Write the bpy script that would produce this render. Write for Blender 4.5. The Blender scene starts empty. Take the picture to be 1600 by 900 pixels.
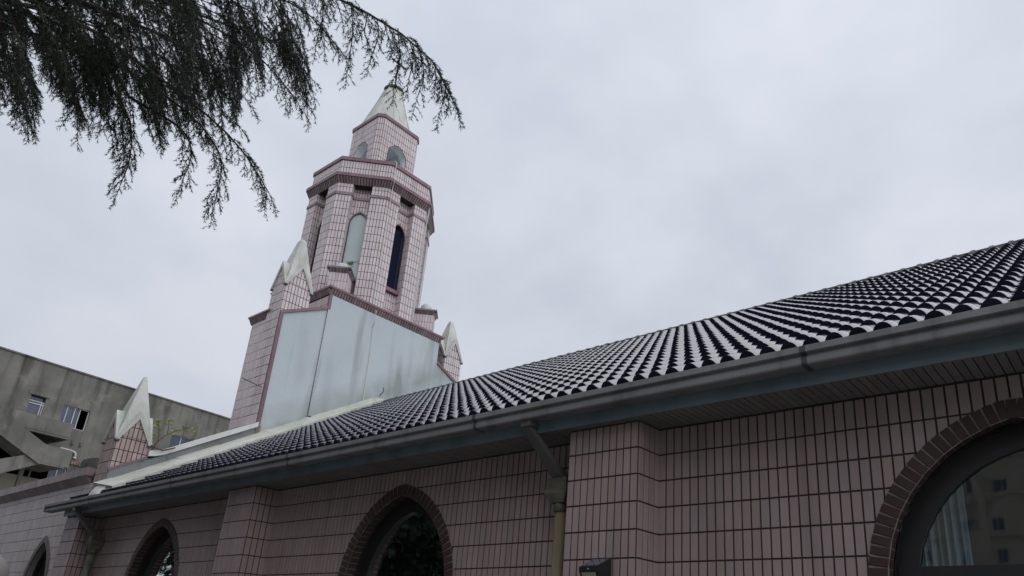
import bpy, math, random
import numpy as np
from mathutils import Vector, Matrix

random.seed(7)
RNG = np.random.default_rng(11)
EYE = 1.6                      # eye height above the churchyard; heights below are given from the eye
sc = bpy.context.scene

# ------------------------------------------------------------------ camera
def cam_setup():
    cd = bpy.data.cameras.new('camera'); co = bpy.data.objects.new('camera', cd)
    sc.collection.objects.link(co); sc.camera = co
    a, b, c = (math.radians(t) for t in (129.106, 20.525, 3.188))
    f = Vector((math.cos(b)*math.cos(a), math.cos(b)*math.sin(a), math.sin(b)))
    r = f.cross(Vector((0, 0, 1))).normalized(); u = r.cross(f)
    r2 = math.cos(c)*r + math.sin(c)*u; u2 = -math.sin(c)*r + math.cos(c)*u
    m = Matrix((( r2.x, u2.x, -f.x, 0), (r2.y, u2.y, -f.y, 0), (r2.z, u2.z, -f.z, EYE), (0, 0, 0, 1)))
    co.matrix_world = m
    cd.sensor_width = 36; cd.lens = 1131.7/1600*36
    cd.shift_x = (800-900.458)/1600; cd.shift_y = (590.831-450)/1600
    cd.clip_start = 0.05; cd.clip_end = 2000
    return f, r2, u2
CAM_F, CAM_R, CAM_U = cam_setup()
def cam_px(p):                 # used only to choose which of many alike pieces become objects of their own
    v = Vector(p) - Vector((0, 0, EYE)); d = v.dot(CAM_F)
    if d <= 0.05: return None
    return 900.458+1131.7*v.dot(CAM_R)/d, 590.831-1131.7*v.dot(CAM_U)/d, d

# ------------------------------------------------------------------ sky, sun, exposure
SUN_EL, SUN_AZ = 52.0, -8.0    # high soft brightness beyond the cloud, on the side the tower's back faces
def world_setup():
    w = bpy.data.worlds.new('World'); sc.world = w; w.use_nodes = True
    nt = w.node_tree; nt.nodes.clear(); N = nt.nodes.new; L = nt.links.new
    out = N('ShaderNodeOutputWorld'); bg = N('ShaderNodeBackground'); L(bg.outputs[0], out.inputs[0])
    tc = N('ShaderNodeTexCoord')
    sky = N('ShaderNodeTexSky'); sky.sky_type = 'NISHITA'; sky.sun_disc = False
    sky.sun_elevation = math.radians(SUN_EL); sky.sun_rotation = math.radians(90-SUN_AZ)
    sky.air_density = 1.0; sky.dust_density = 3.0
    # cloud deck: soft billows in the view direction, flattened towards the horizon
    sep = N('ShaderNodeSeparateXYZ'); L(tc.outputs['Generated'], sep.inputs[0])
    mp = N('ShaderNodeMapping'); mp.inputs['Scale'].default_value = (1, 1, 1.6); L(tc.outputs['Generated'], mp.inputs[0])
    n1 = N('ShaderNodeTexNoise'); n1.inputs['Scale'].default_value = 2.3; n1.inputs['Detail'].default_value = 4; n1.inputs['Roughness'].default_value = .5
    n1.inputs['Distortion'].default_value = .35; L(mp.outputs[0], n1.inputs['Vector'])
    n2 = N('ShaderNodeTexNoise'); n2.inputs['Scale'].default_value = 6.5; n2.inputs['Detail'].default_value = 6; L(mp.outputs[0], n2.inputs['Vector'])
    mx = N('ShaderNodeMix'); mx.inputs[0].default_value = .3; L(n1.outputs[0], mx.inputs[2]); L(n2.outputs[0], mx.inputs[3])
    cr = N('ShaderNodeValToRGB'); e = cr.color_ramp.elements
    e[0].position = .38; e[0].color = (.62, .668, .762, 1); e[1].position = .62; e[1].color = (.765, .795, .89, 1)
    m2 = e_new = cr.color_ramp.elements.new(.50); e_new.color = (.69, .735, .825, 1)
    L(mx.outputs[0], cr.inputs[0])
    # overcast luminance: brighter towards the zenith
    ma = N('ShaderNodeMapRange'); ma.inputs['From Min'].default_value = 0; ma.inputs['From Max'].default_value = .85
    ma.inputs['To Min'].default_value = .80; ma.inputs['To Max'].default_value = 1.10; L(sep.outputs[2], ma.inputs[0])
    vm = N('ShaderNodeVectorMath'); vm.operation = 'SCALE'; L(cr.outputs[0], vm.inputs[0]); L(ma.outputs[0], vm.inputs['Scale'])
    # clear-sky share
    vs = N('ShaderNodeVectorMath'); vs.operation = 'SCALE'; vs.inputs['Scale'].default_value = .05; L(sky.outputs[0], vs.inputs[0])
    m3 = N('ShaderNodeMix'); m3.data_type = 'RGBA'; m3.inputs[0].default_value = .06
    L(vm.outputs[0], m3.inputs[6]); L(vs.outputs[0], m3.inputs[7]); L(m3.outputs[2], bg.inputs[0])
    bg.inputs[1].default_value = 1.0
    ld = bpy.data.lights.new('sun', 'SUN'); ld.energy = 1.5; ld.angle = math.radians(100); ld.color = (1, .985, .96)
    lo = bpy.data.objects.new('sun', ld); sc.collection.objects.link(lo)
    el, az = math.radians(SUN_EL), math.radians(SUN_AZ)
    d = Vector((math.cos(el)*math.cos(az), math.cos(el)*math.sin(az), math.sin(el)))
    lo.rotation_euler = d.to_track_quat('Z', 'Y').to_euler(); lo.location = (0, 0, 40)
    vs_ = sc.view_settings; vs_.view_transform = 'Standard'; vs_.look = 'None'; vs_.gamma = 1; vs_.exposure = 0.0
    vs_.use_curve_mapping = False
    try:
        sc.cycles.max_bounces = 8; sc.cycles.transparent_max_bounces = 12; sc.cycles.use_denoising = True
    except Exception: pass
world_setup()

# ------------------------------------------------------------------ materials
MATS = {}
def mat(name, col, rough=.6, spec=.5, col2=None, nscale=3., nmix=(.35, .65), stretch=(1, 1, 1), bump=0., bscale=40.,
        rnd=0., streak=None, metallic=0., speck=None, coat=0., ior=None):
    if name in MATS: return MATS[name]
    m = bpy.data.materials.new(name); m.use_nodes = True; nt = m.node_tree; nt.nodes.clear(); N = nt.nodes.new; L = nt.links.new
    out = N('ShaderNodeOutputMaterial'); p = N('ShaderNodeBsdfPrincipled'); L(p.outputs[0], out.inputs[0])
    geo = N('ShaderNodeNewGeometry'); pos = geo.outputs['Position']
    cur = None
    def rgb(c):
        n = N('ShaderNodeRGB'); n.outputs[0].default_value = (*c, 1); return n.outputs[0]
    def noise(scale, st=(1, 1, 1), detail=4, r=.55):
        mp = N('ShaderNodeMapping'); mp.inputs['Scale'].default_value = st; L(pos, mp.inputs[0])
        n = N('ShaderNodeTexNoise'); n.inputs['Scale'].default_value = scale; n.inputs['Detail'].default_value = detail
        n.inputs['Roughness'].default_value = r; L(mp.outputs[0], n.inputs['Vector']); return n.outputs[0]
    def ramp(v, a, b):
        n = N('ShaderNodeMapRange'); n.inputs['From Min'].default_value = a; n.inputs['From Max'].default_value = b; n.clamp = True
        L(v, n.inputs[0]); return n.outputs[0]
    def mixc(f, a, b, mode='MIX', fac=None):
        n = N('ShaderNodeMix'); n.data_type = 'RGBA'; n.blend_type = mode
        if f is None: n.inputs[0].default_value = fac
        else: L(f, n.inputs[0])
        L(a, n.inputs[6]); L(b, n.inputs[7]); return n.outputs[2]
    cur = rgb(col)
    if col2: cur = mixc(ramp(noise(nscale, stretch), *nmix), cur, rgb(col2))
    if rnd:
        at = N('ShaderNodeAttribute'); at.attribute_name = 'rnd'; oi = N('ShaderNodeObjectInfo')
        ad = N('ShaderNodeMath'); ad.operation = 'ADD'; L(at.outputs['Fac'], ad.inputs[0]); L(oi.outputs['Random'], ad.inputs[1])
        fr = N('ShaderNodeMath'); fr.operation = 'FRACT'; L(ad.outputs[0], fr.inputs[0])
        mr = N('ShaderNodeMapRange'); mr.inputs['To Min'].default_value = 1-rnd; mr.inputs['To Max'].default_value = 1+rnd; L(fr.outputs[0], mr.inputs[0])
        vm = N('ShaderNodeVectorMath'); vm.operation = 'SCALE'; L(cur, vm.inputs[0]); L(mr.outputs[0], vm.inputs['Scale'])
        # a slight hue drift of its own
        f2 = N('ShaderNodeMath'); f2.operation = 'MULTIPLY'; f2.inputs[1].default_value = 7.31; L(fr.outputs[0], f2.inputs[0])
        f3 = N('ShaderNodeMath'); f3.operation = 'FRACT'; L(f2.outputs[0], f3.inputs[0])
        hv = N('ShaderNodeHueSaturation'); mh = N('ShaderNodeMapRange'); mh.inputs['To Min'].default_value = .84; mh.inputs['To Max'].default_value = 1.16
        L(f3.outputs[0], mh.inputs[0]); L(mh.outputs[0], hv.inputs['Saturation']); L(vm.outputs[0], hv.inputs['Color']); cur = hv.outputs[0]
    if streak:     # (colour, scale across, amount from, amount to)
        c, s, a, b = streak
        cur = mixc(ramp(noise(s, (1, 1, .09), 5, .6), a, b), cur, rgb(c))
    if speck:
        c, s, a, b = speck
        cur = mixc(ramp(noise(s, (1, 1, 1), 6, .65), a, b), cur, rgb(c))
    L(cur, p.inputs['Base Color'])
    rn = ramp(noise(9, (1, 1, .4)), .2, .8)
    mr = N('ShaderNodeMapRange'); mr.inputs['To Min'].default_value = max(.03, rough-.08); mr.inputs['To Max'].default_value = min(1, rough+.12)
    L(rn, mr.inputs[0]); L(mr.outputs[0], p.inputs['Roughness'])
    p.inputs['Specular IOR Level'].default_value = spec; p.inputs['Metallic'].default_value = metallic
    p.inputs['Coat Weight'].default_value = coat; p.inputs['Coat Roughness'].default_value = .08
    if ior: p.inputs['IOR'].default_value = ior; p.inputs['Coat IOR'].default_value = 2.0
    if bump:
        b = N('ShaderNodeBump'); b.inputs['Strength'].default_value = bump; b.inputs['Distance'].default_value = .01
        L(noise(bscale, (1, 1, 1), 6), b.inputs['Height']); L(b.outputs[0], p.inputs['Normal'])
    MATS[name] = m; return m

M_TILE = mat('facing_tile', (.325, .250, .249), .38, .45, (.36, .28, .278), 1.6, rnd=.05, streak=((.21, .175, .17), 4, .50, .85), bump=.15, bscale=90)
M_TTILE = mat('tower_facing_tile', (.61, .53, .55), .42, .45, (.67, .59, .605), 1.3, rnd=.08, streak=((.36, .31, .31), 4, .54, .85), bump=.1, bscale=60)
M_BROWN = mat('brown_trim_tile', (.25, .18, .185), .4, .45, (.30, .225, .23), 3, rnd=.15, streak=((.10, .08, .08), 5, .5, .8))
M_PURPLE = mat('plum_glazed_edge_tile', (.175, .092, .118), .4, .5, (.22, .125, .15), 4, rnd=.12, streak=((.12, .08, .09), 6, .5, .85))
M_GROUT = mat('dark_grout', (.045, .036, .036), .85, .2, (.065, .052, .05), 12)
M_TGROUT = mat('tower_grout', (.055, .038, .042), .85, .2, (.085, .06, .065), 8)
M_RENDER = mat('pale_grey_render', (.50, .56, .595), .75, .3, (.54, .60, .635), .9, streak=((.27, .31, .32), 2.6, .54, .80), speck=((.22, .25, .25), 2.2, .66, .9), bump=.35, bscale=25)
def stain_panel(m):
    nt = m.node_tree; N = nt.nodes.new; L = nt.links.new; p = next(n for n in nt.nodes if n.type == 'BSDF_PRINCIPLED')
    src = p.inputs['Base Color'].links[0].from_socket; geo = N('ShaderNodeNewGeometry'); sp = N('ShaderNodeSeparateXYZ'); L(geo.outputs['Position'], sp.inputs[0])
    def M(op, a, b=None, c=None):
        n = N('ShaderNodeMath'); n.operation = op
        for i, v in enumerate((a, b, c)):
            if v is None: continue
            if isinstance(v, (int, float)): n.inputs[i].default_value = v
            else: L(v, n.inputs[i])
        return n.outputs[0]
    nz = N('ShaderNodeTexNoise'); nz.inputs['Scale'].default_value = 2.2; nz.inputs['Detail'].default_value = 7; L(geo.outputs['Position'], nz.inputs['Vector'])
    # damp rising from the roof line, and two long run marks of algae
    h = M('SUBTRACT', M('SUBTRACT', sp.outputs[2], 1.6+1.935), M('MULTIPLY', M('SUBTRACT', sp.outputs[1], 4.33), .6117))
    damp = M('MULTIPLY', M('SUBTRACT', 1.0, M('MULTIPLY', M('ABSOLUTE', M('SUBTRACT', h, .20)), 1.7)), M('MULTIPLY', nz.outputs[0], 1.35)); damp.node.use_clamp = True
    tot = damp
    for y0, w, z0, z1, k in ((9.99, .085, 5.2, 7.9, 1.5), (8.75, .05, 7.6, 8.6, 1.0), (9.72, .06, 6.9, 8.6, .35), (8.1, .12, 5.6, 7.5, .35), (7.45, .14, 6.2, 8.0, .35), (10.6, .05, 8.1, 8.6, .5)):
        d = M('DIVIDE', M('SUBTRACT', M('ADD', sp.outputs[1], M('MULTIPLY', M('SINE', M('MULTIPLY', sp.outputs[2], 1.7)), .05)), y0), w)
        g = M('EXPONENT', M('MULTIPLY', M('MULTIPLY', d, d), -1.0))
        mr = N('ShaderNodeMapRange'); mr.interpolation_type = 'SMOOTHSTEP'; mr.inputs['From Min'].default_value = z0-.3; mr.inputs['From Max'].default_value = z0+.5; L(sp.outputs[2], mr.inputs[0])
        m2 = N('ShaderNodeMapRange'); m2.interpolation_type = 'SMOOTHSTEP'; m2.inputs['From Min'].default_value = z1+.3; m2.inputs['From Max'].default_value = z1-.5; L(sp.outputs[2], m2.inputs[0])
        tot = M('ADD', tot, M('MULTIPLY', M('MULTIPLY', g, k), M('MULTIPLY', mr.outputs[0], M('MULTIPLY', m2.outputs[0], nz.outputs[0]))))
    tot = M('MINIMUM', tot, .85)
    mx = N('ShaderNodeMix'); mx.data_type = 'RGBA'; L(tot, mx.inputs[0]); L(src, mx.inputs[6]); mx.inputs[7].default_value = (.27, .30, .29, 1); L(mx.outputs[2], p.inputs['Base Color'])
stain_panel(M_RENDER)
M_CEMENT = mat('grey_cement', (.17, .18, .185), .85, .2, (.25, .26, .265), 2.2, speck=((.12, .125, .12), 5, .55, .8), bump=.5, bscale=30)
M_WHITE = mat('weathered_white_paint', (.62, .62, .60), .6, .35, (.48, .495, .455), 2.6, streak=((.27, .31, .25), 6, .52, .80), speck=((.20, .24, .17), 7, .66, .85), bump=.2, bscale=30)
M_WHITE2 = mat('white_coping_paint', (.68, .69, .68), .55, .35, (.60, .61, .60), 3, streak=((.40, .40, .38), 8, .55, .8))
M_CREAM = mat('cream_waterproofing', (.45, .47, .41), .7, .3, (.55, .56, .52), 2.6, speck=((.20, .22, .17), 5, .55, .80), bump=.6, bscale=18)
M_BLINDW = mat('pale_blue_board', (.52, .60, .61), .6, .35, (.47, .55, .57), 2, streak=((.40, .46, .46), 6, .5, .9))
M_INNERP = mat('pale_grey_inner_paint', (.84, .88, .90), .7, .3, (.78, .82, .84), 3)
M_LOUV = mat('navy_louvre', (.04, .052, .13), .45, .5)
M_ROOF = mat('navy_glazed_roof_tile', (.010, .010, .030), .13, .6, (.02, .02, .042), 3, rnd=.25, coat=.35, ior=2.4, speck=((.05, .055, .05), 7, .62, .8))
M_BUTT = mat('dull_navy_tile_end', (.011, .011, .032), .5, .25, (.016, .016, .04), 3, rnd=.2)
M_RIDGE = mat('weathered_ridge_tile', (.10, .105, .105), .6, .4, (.15, .155, .15), 5, rnd=.15, speck=((.05, .055, .05), 9, .5, .8))
M_GUT = mat('grey_gutter_metal', (.19, .192, .205), .5, .32, (.235, .238, .25), 1.2, streak=((.10, .10, .10), 5, .5, .8), speck=((.10, .095, .085), 14, .64, .85), metallic=.0)
M_GJ = mat('gutter_sealant', (.075, .075, .08), .5, .3)
M_FASC = mat('slate_blue_fascia', (.13, .18, .205), .42, .45, (.155, .205, .23), .8, streak=((.05, .07, .08), 3, .5, .9))
M_SOFF = mat('dark_soffit_board', (.17, .16, .155), .5, .4, (.20, .19, .185), 2, rnd=.12)
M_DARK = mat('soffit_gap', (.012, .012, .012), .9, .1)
M_BRICK = mat('maroon_surround_brick', (.045, .024, .024), .45, .45, (.06, .030, .028), 6, rnd=.10, bump=.3, bscale=60)
M_MORT = mat('grey_mortar', (.26, .245, .24), .85, .2, (.20, .19, .185), 20)
M_FRAME = mat('dark_window_frame', (.018, .018, .02), .4, .5)
M_CURT = mat('pale_blue_curtain', (.48, .57, .64), .8, .2, (.54, .62, .68), 3)
M_PIPE = mat('ochre_stained_pipe', (.24, .19, .11), .5, .4, (.20, .165, .10), 6, nmix=(.3, .7), stretch=(1, 1, .25), streak=((.12, .10, .06), 12, .5, .75))
M_HOP = mat('dark_pipe_fitting', (.075, .072, .062), .5, .4, (.16, .15, .115), 9)
M_BLACK = mat('black_plastic', (.015, .015, .017), .35, .5)
M_SOLAR = mat('solar_cell', (.02, .045, .09), .12, .6, coat=.8)
M_LENS = mat('lamp_lens', (.35, .34, .28), .3, .5)
M_CONC = mat('weathered_concrete', (.14, .136, .125), .9, .2, (.215, .208, .19), .45, nmix=(.38, .62), streak=((.05, .05, .045), 1.3, .47, .72), speck=((.27, .255, .215), .9, .56, .78), bump=.4, bscale=6)
M_CONC2 = mat('light_patched_concrete', (.24, .225, .175), .9, .2, (.32, .30, .24), .8, streak=((.12, .115, .10), 1.5, .52, .8))
M_WINF = mat('white_window_frame', (.62, .64, .66), .5, .4)
M_FGLASS = mat('blue_grey_far_glass', (.04, .055, .095), .12, .5, (.08, .10, .15), .8)
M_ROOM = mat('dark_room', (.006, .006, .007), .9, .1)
M_PVC = mat('white_pvc_pipe', (.6, .6, .57), .5, .4)
M_BARK = mat('cedar_bark', (.055, .045, .035), .9, .2, (.09, .075, .06), 8, bump=.8, bscale=20)
M_NEEDLE = mat('cedar_needles', (.012, .030, .023), .55, .35, (.024, .050, .036), 2.5, rnd=.35)
M_LEAF = mat('yellow_green_leaf', (.33, .36, .07), .5, .4, (.20, .28, .05), 20, rnd=.25)
M_GREEN = mat('green_weed_leaf', (.10, .20, .05), .5, .4, (.16, .26, .07), 20, rnd=.25)
M_TWIG = mat('brown_twig', (.10, .075, .05), .8, .2)
M_GROUND = mat('churchyard_paving', (.14, .135, .128), .6, .3, (.175, .17, .16), .6, speck=((.09, .09, .085), 2, .5, .8), bump=.2, bscale=15)
M_APT = mat('beige_apartment_render', (.42, .40, .34), .85, .2, (.48, .46, .40), .25, streak=((.30, .29, .25), .8, .55, .85))
M_MOSS = mat('mossy_ring', (.16, .20, .12), .9, .2, (.10, .14, .07), 14)
M_METAL = mat('rusty_iron', (.07, .06, .055), .6, .4)
M_GLOBE = mat('frosted_globe', (.17, .165, .16), .5, .4)
M_FLOOR = mat('inside_floor', (.08, .07, .06), .6, .3)

def glass_mat():
    m = bpy.data.materials.new('window_glass'); m.use_nodes = True; nt = m.node_tree; nt.nodes.clear(); N = nt.nodes.new; L = nt.links.new
    out = N('ShaderNodeOutputMaterial'); mx = N('ShaderNodeMixShader'); tr = N('ShaderNodeBsdfTransparent'); gl = N('ShaderNodeBsdfGlossy')
    tr.inputs[0].default_value = (.62, .72, .74, 1); gl.inputs['Roughness'].default_value = .03; gl.inputs[0].default_value = (.95, 1, 1, 1)
    fr = N('ShaderNodeFresnel'); fr.inputs[0].default_value = 2.0
    nz = N('ShaderNodeTexNoise'); nz.inputs['Scale'].default_value = 1.4; geo = N('ShaderNodeNewGeometry'); L(geo.outputs['Position'], nz.inputs['Vector'])
    b = N('ShaderNodeBump'); b.inputs['Strength'].default_value = .12; b.inputs['Distance'].default_value = .05; L(nz.outputs[0], b.inputs['Height']); L(b.outputs[0], gl.inputs['Normal'])
    L(fr.outputs[0], mx.inputs[0]); L(tr.outputs[0], mx.inputs[1]); L(gl.outputs[0], mx.inputs[2]); L(mx.outputs[0], out.inputs[0]); return m
M_GLASS = glass_mat()

# ------------------------------------------------------------------ object helpers
BASE = {}
def empty(name, loc, label=None, cat=None, group=None):
    o = bpy.data.objects.new(name, None); o.empty_display_size = .3; sc.collection.objects.link(o)
    o.location = loc; BASE[o.name] = Vector(loc)
    if label: o['label'] = label
    if cat: o['category'] = cat
    if group: o['group'] = group
    return o
def link(o, parent=None):
    sc.collection.objects.link(o)
    if parent is not None: o.parent = parent; BASE[o.name] = BASE[parent.name]
    else: BASE[o.name] = Vector((0, 0, 0))
    return o
class MB:
    wide = 0.
    def __init__(s): s.v = []; s.f = []; s.r = []; s.cur = None
    def add(s, vs, fs, r=None):
        k = len(s.v); s.v.extend(vs)
        r = random.random() if r is None else r
        for f in fs: s.f.append([i+k for i in f]); s.r.append(r)
    def quad(s, a, b, c, d, r=None): s.add([a, b, c, d], [(0, 1, 2, 3)], r)
    def poly(s, pts, r=None): s.add(list(pts), [tuple(range(len(pts)))], r)
    def hexa(s, p, r=None):     # 8 points: bottom ring 0-3, top ring 4-7
        s.add(p, [(3, 2, 1, 0), (4, 5, 6, 7), (0, 1, 5, 4), (1, 2, 6, 5), (2, 3, 7, 6), (3, 0, 4, 7)], r)
    def box(s, x0, x1, y0, y1, z0, z1, r=None):
        s.hexa([(x0, y0, z0), (x1, y0, z0), (x1, y1, z0), (x0, y1, z0), (x0, y0, z1), (x1, y0, z1), (x1, y1, z1), (x0, y1, z1)], r)
    def fbox(s, F, a0, a1, b0, b1, c0, c1, r=None):
        s.hexa([F(a0, b0, c0), F(a1, b0, c0), F(a1, b0, c1), F(a0, b0, c1), F(a0, b1, c0), F(a1, b1, c0), F(a1, b1, c1), F(a0, b1, c1)], r)
    def extrude(s, prof, A, B, r=None, caps=True):   # prof: list of points at A-end function, B-end function
        n = len(prof); va = [A(p) for p in prof]; vb = [B(p) for p in prof]
        fs = [(i, (i+1) % n, n+(i+1) % n, n+i) for i in range(n)]
        if caps: fs += [tuple(range(n-1, -1, -1)), tuple(range(n, 2*n))]
        s.add(va+vb, fs, r)
    def tube(s, pts, rad, n=8, r=None):
        pts = [Vector(p) for p in pts]; rr = rad if isinstance(rad, (list, tuple)) else [rad]*len(pts)
        vs = []; up = Vector((0, 0, 1))
        for i, p in enumerate(pts):
            t = (pts[min(i+1, len(pts)-1)]-pts[max(i-1, 0)]).normalized()
            a = t.cross(up)
            if a.length < .05: a = t.cross(Vector((1, 0, 0)))
            a.normalize(); b = a.cross(t)
            for k in range(n):
                an = 2*math.pi*k/n; vs.append(tuple(p+(a*math.cos(an)+b*math.sin(an))*rr[i]))
        fs = []
        for i in range(len(pts)-1):
            for k in range(n): fs.append((i*n+k, i*n+(k+1) % n, (i+1)*n+(k+1) % n, (i+1)*n+k))
        fs += [tuple(range(n-1, -1, -1)), tuple(range((len(pts)-1)*n, len(pts)*n))]
        s.add(vs, fs, r)
    def build(s, name, m, parent=None, label=None, kind=None, smooth=False, local=False, off=True):
        me = bpy.data.meshes.new(name)
        b = BASE[parent.name] if parent is not None and not local else Vector((0, 0, 0))
        dz = 0 if local or not off else EYE
        me.from_pydata([(x-b.x, y-b.y, z+dz-b.z) for x, y, z in s.v], [], s.f)
        at = me.attributes.new('rnd', 'FLOAT', 'FACE'); at.data.foreach_set('value', np.array(s.r, dtype=np.float32))
        me.materials.append(m)
        if smooth: me.polygons.foreach_set('use_smooth', [True]*len(me.polygons))
        me.update()
        o = bpy.data.objects.new(name, me); link(o, parent)
        if label: o['label'] = label
        if kind: o['kind'] = kind
        return o
def inst(name, me, parent, M):
    o = bpy.data.objects.new(name, me); sc.collection.objects.link(o); o.parent = parent
    b = BASE[parent.name]; o.matrix_basis = Matrix.Translation(-b) @ M; return o
def frame(o, u, v, n):
    o, u, v, n = (Vector(t) for t in (o, u, v, n))
    def F(a, b, c=0.): p = o+u*a+v*b+n*c; return (p.x, p.y, p.z)
    F.o, F.u, F.v, F.n = o, u, v, n
    return F
Zv = (0, 0, 1)
# pointed arch outline from left foot over apex to right foot
def arch_pts(cu, hw, zb, sp, rise, n=9):
    e = (rise*rise-hw*hw)/(2*hw); R = hw+e; a1 = math.acos(e/R)
    right = [(cu-e+R*math.cos(a1*i/n), sp+R*math.sin(a1*i/n)) for i in range(n+1)]
    left = [(2*cu-x, z) for x, z in right]
    return [(cu-hw, zb)]+left[:-1]+[right[-1]]+right[:-1][::-1]+[(cu+hw, zb)]
def in_poly(p, P):
    x, y = p; c = False; j = len(P)-1
    for i in range(len(P)):
        xi, yi = P[i]; xj, yj = P[j]
        if (yi > y) != (yj > y) and x < (xj-xi)*(y-yi)/(yj-yi)+xi: c = not c
        j = i
    return c
def clip(poly, nx, ny, d):     # keep nx*x+ny*y >= d
    out = []
    for i in range(len(poly)):
        a, b = poly[i], poly[(i+1) % len(poly)]; da = nx*a[0]+ny*a[1]-d; db = nx*b[0]+ny*b[1]-d
        if da >= 0: out.append(a)
        if (da >= 0) != (db >= 0):
            t = da/(da-db); out.append((a[0]+(b[0]-a[0])*t, a[1]+(b[1]-a[1])*t))
    return out
def tile_polys(u0, u1, v0, v1, pu=.0707, pv=.21, j=.008, vph=0., uph=None, convex=None, arches=(), snap=True):
    """running tiles, stacked joints, over a rectangle; cut by a convex outline and round arches"""
    n = max(1, round((u1-u0)/pu)); pu = (u1-u0)/n if snap else pu
    out = []; k0 = math.floor((v0-vph)/pv+1e-6); k1 = math.ceil((v1-vph)/pv-1e-6)
    for k in range(k0, k1):
        for i in range(n if snap else n+1):
            a0, a1 = u0+i*pu+j/2, min(u0+(i+1)*pu-j/2, u1); b0, b1 = max(vph+k*pv+j/2, v0), min(vph+(k+1)*pv-j/2, v1)
            if a1-a0 < .01 or b1-b0 < .012: continue
            full = (b1-b0) > pv-j-1e-4
            P = [(a0, b0), (a1, b0), (a1, b1), (a0, b1)]
            if convex:
                inside = True
                for q in range(len(convex)):
                    c0, c1 = convex[q], convex[(q+1) % len(convex)]; nx, ny = -(c1[1]-c0[1]), c1[0]-c0[0]
                    before = len(P); PP = clip(P, nx, ny, nx*c0[0]+ny*c0[1])
                    if PP != P: full = False
                    P = PP
                    if len(P) < 3: inside = False; break
                if not inside: continue
            dead = False
            for A in arches:
                ins = [in_poly(q, A) for q in P]+[in_poly(((a0+a1)/2, (b0+b1)/2), A)]
                if all(ins): dead = True; break
                if any(ins):
                    cx, cy = (a0+a1)/2, (b0+b1)/2; best = None
                    for q in range(len(A)-1):
                        x0, y0 = A[q]; x1, y1 = A[q+1]; L2 = (x1-x0)**2+(y1-y0)**2
                        t = max(0, min(1, ((cx-x0)*(x1-x0)+(cy-y0)*(y1-y0))/L2)); dd = math.hypot(cx-x0-t*(x1-x0), cy-y0-t*(y1-y0))
                        if best is None or dd < best[0]: best = (dd, x0, y0, x1, y1)
                    _, x0, y0, x1, y1 = best; nx, ny = -(y1-y0), x1-x0
                    P = clip(P, nx, ny, nx*x0+ny*y0); full = False
                    if len(P) < 3: dead = True; break
            if dead: continue
            ar = abs(sum(P[q][0]*P[(q+1) % len(P)][1]-P[(q+1) % len(P)][0]*P[q][1] for q in range(len(P))))/2
            if ar < .0006: continue
            out.append((P, full))
    return out
def put_tiles(mb, F, polys, c0=-.002, c1=.007, wide=None):
    wide = mb.wide if wide is None else wide
    for P, full in polys:
        if wide:
            cx = sum(p[0] for p in P)/len(P); cy = sum(p[1] for p in P)/len(P); P = [(x-wide*(1 if x > cx else -1), y-wide*(1 if y > cy else -1)) for x, y in P]
        n = len(P); r = random.random()
        vs = [F(x, y, c0) for x, y in P]+[F(x, y, c1) for x, y in P]
        mb.add(vs, [tuple(range(n, 2*n))]+[(i, (i+1) % n, n+(i+1) % n, n+i) for i in range(n)], r)
def wall_face(mb, F, u0, u1, v0, v1, holes=(), depth=0., top=None, rv=None):
    """wall sheet with pointed openings (cu,hw,zb,sp,rise); reveals go to `rv` or the same mesh"""
    x = u0
    for (cu, hw, zb, sp, rise) in holes:
        mb.quad(F(x, v0), F(cu-hw, v0), F(cu-hw, v1), F(x, v1), .5)
        if zb > v0: mb.quad(F(cu-hw, v0), F(cu+hw, v0), F(cu+hw, zb), F(cu-hw, zb), .5)
        A = arch_pts(cu, hw, zb, sp, rise)
        for i in range(1, len(A)-2):
            (a, b), (c, d) = A[i], A[i+1]; mb.quad(F(a, b), F(c, d), F(c, v1), F(a, v1), .5)
        t = rv or mb
        if depth:
            B = A+[A[0]]
            for i in range(len(B)-1):
                (a, b), (c, d) = B[i], B[i+1]; t.quad(F(a, b), F(a, b, -depth), F(c, d, -depth), F(c, d), .5)
        x = cu+hw
    mb.quad(F(x, v0), F(u1, v0), F(u1, v1), F(x, v1), .5)

# ------------------------------------------------------------------ ground
g = MB(); g.quad((-900, -900, 0), (900, -900, 0), (900, 900, 0), (-900, 900, 0))
go = g.build('ground', M_GROUND, off=False); go['kind'] = 'structure'

# ------------------------------------------------------------------ nave
GZ = -EYE
nave = empty('church_nave', (-5, 9.5, 0), 'long church hall in brownish pink tile under a glossy navy roof with pointed windows', 'church')
YW, YP = 4.83, 4.53; XE = 4.0; XF = -13.6; XCORNER = -15.07
SOF = 1.71; CV = 1.493          # soffit height, a course line
PIL = [(-3.708, -3.026), (-9.37, -8.711), (-15.07, -14.42)]
WIN = [-.54, -6.20, -11.87]
OUT = (.93, -.70, .45, 1.11); INN = (.805, -.70, .45, .985)
FW = frame((0, YW, 0), (1, 0, 0), Zv, (0, -1, 0)); FPL = frame((0, YP, 0), (1, 0, 0), Zv, (0, -1, 0))
near = []                        # every nave facing tile: (projected size, F, polygon, full)
def nave_tiles(F, polys):
    for P, full in polys:
        q = [cam_px(Vector(F(x, y))+Vector((0, 0, EYE))) for x, y in P]; a = 0
        if all(q):
            cx = sum(t[0] for t in q)/len(q); cy = sum(t[1] for t in q)/len(q)
            if -10 < cx < 1610 and 0 < cy < 915:
                a = abs(sum(q[i][0]*q[(i+1) % len(q)][1]-q[(i+1) % len(q)][0]*q[i][1] for i in range(len(q))))/2
        near.append((a, F, P, full))
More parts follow.
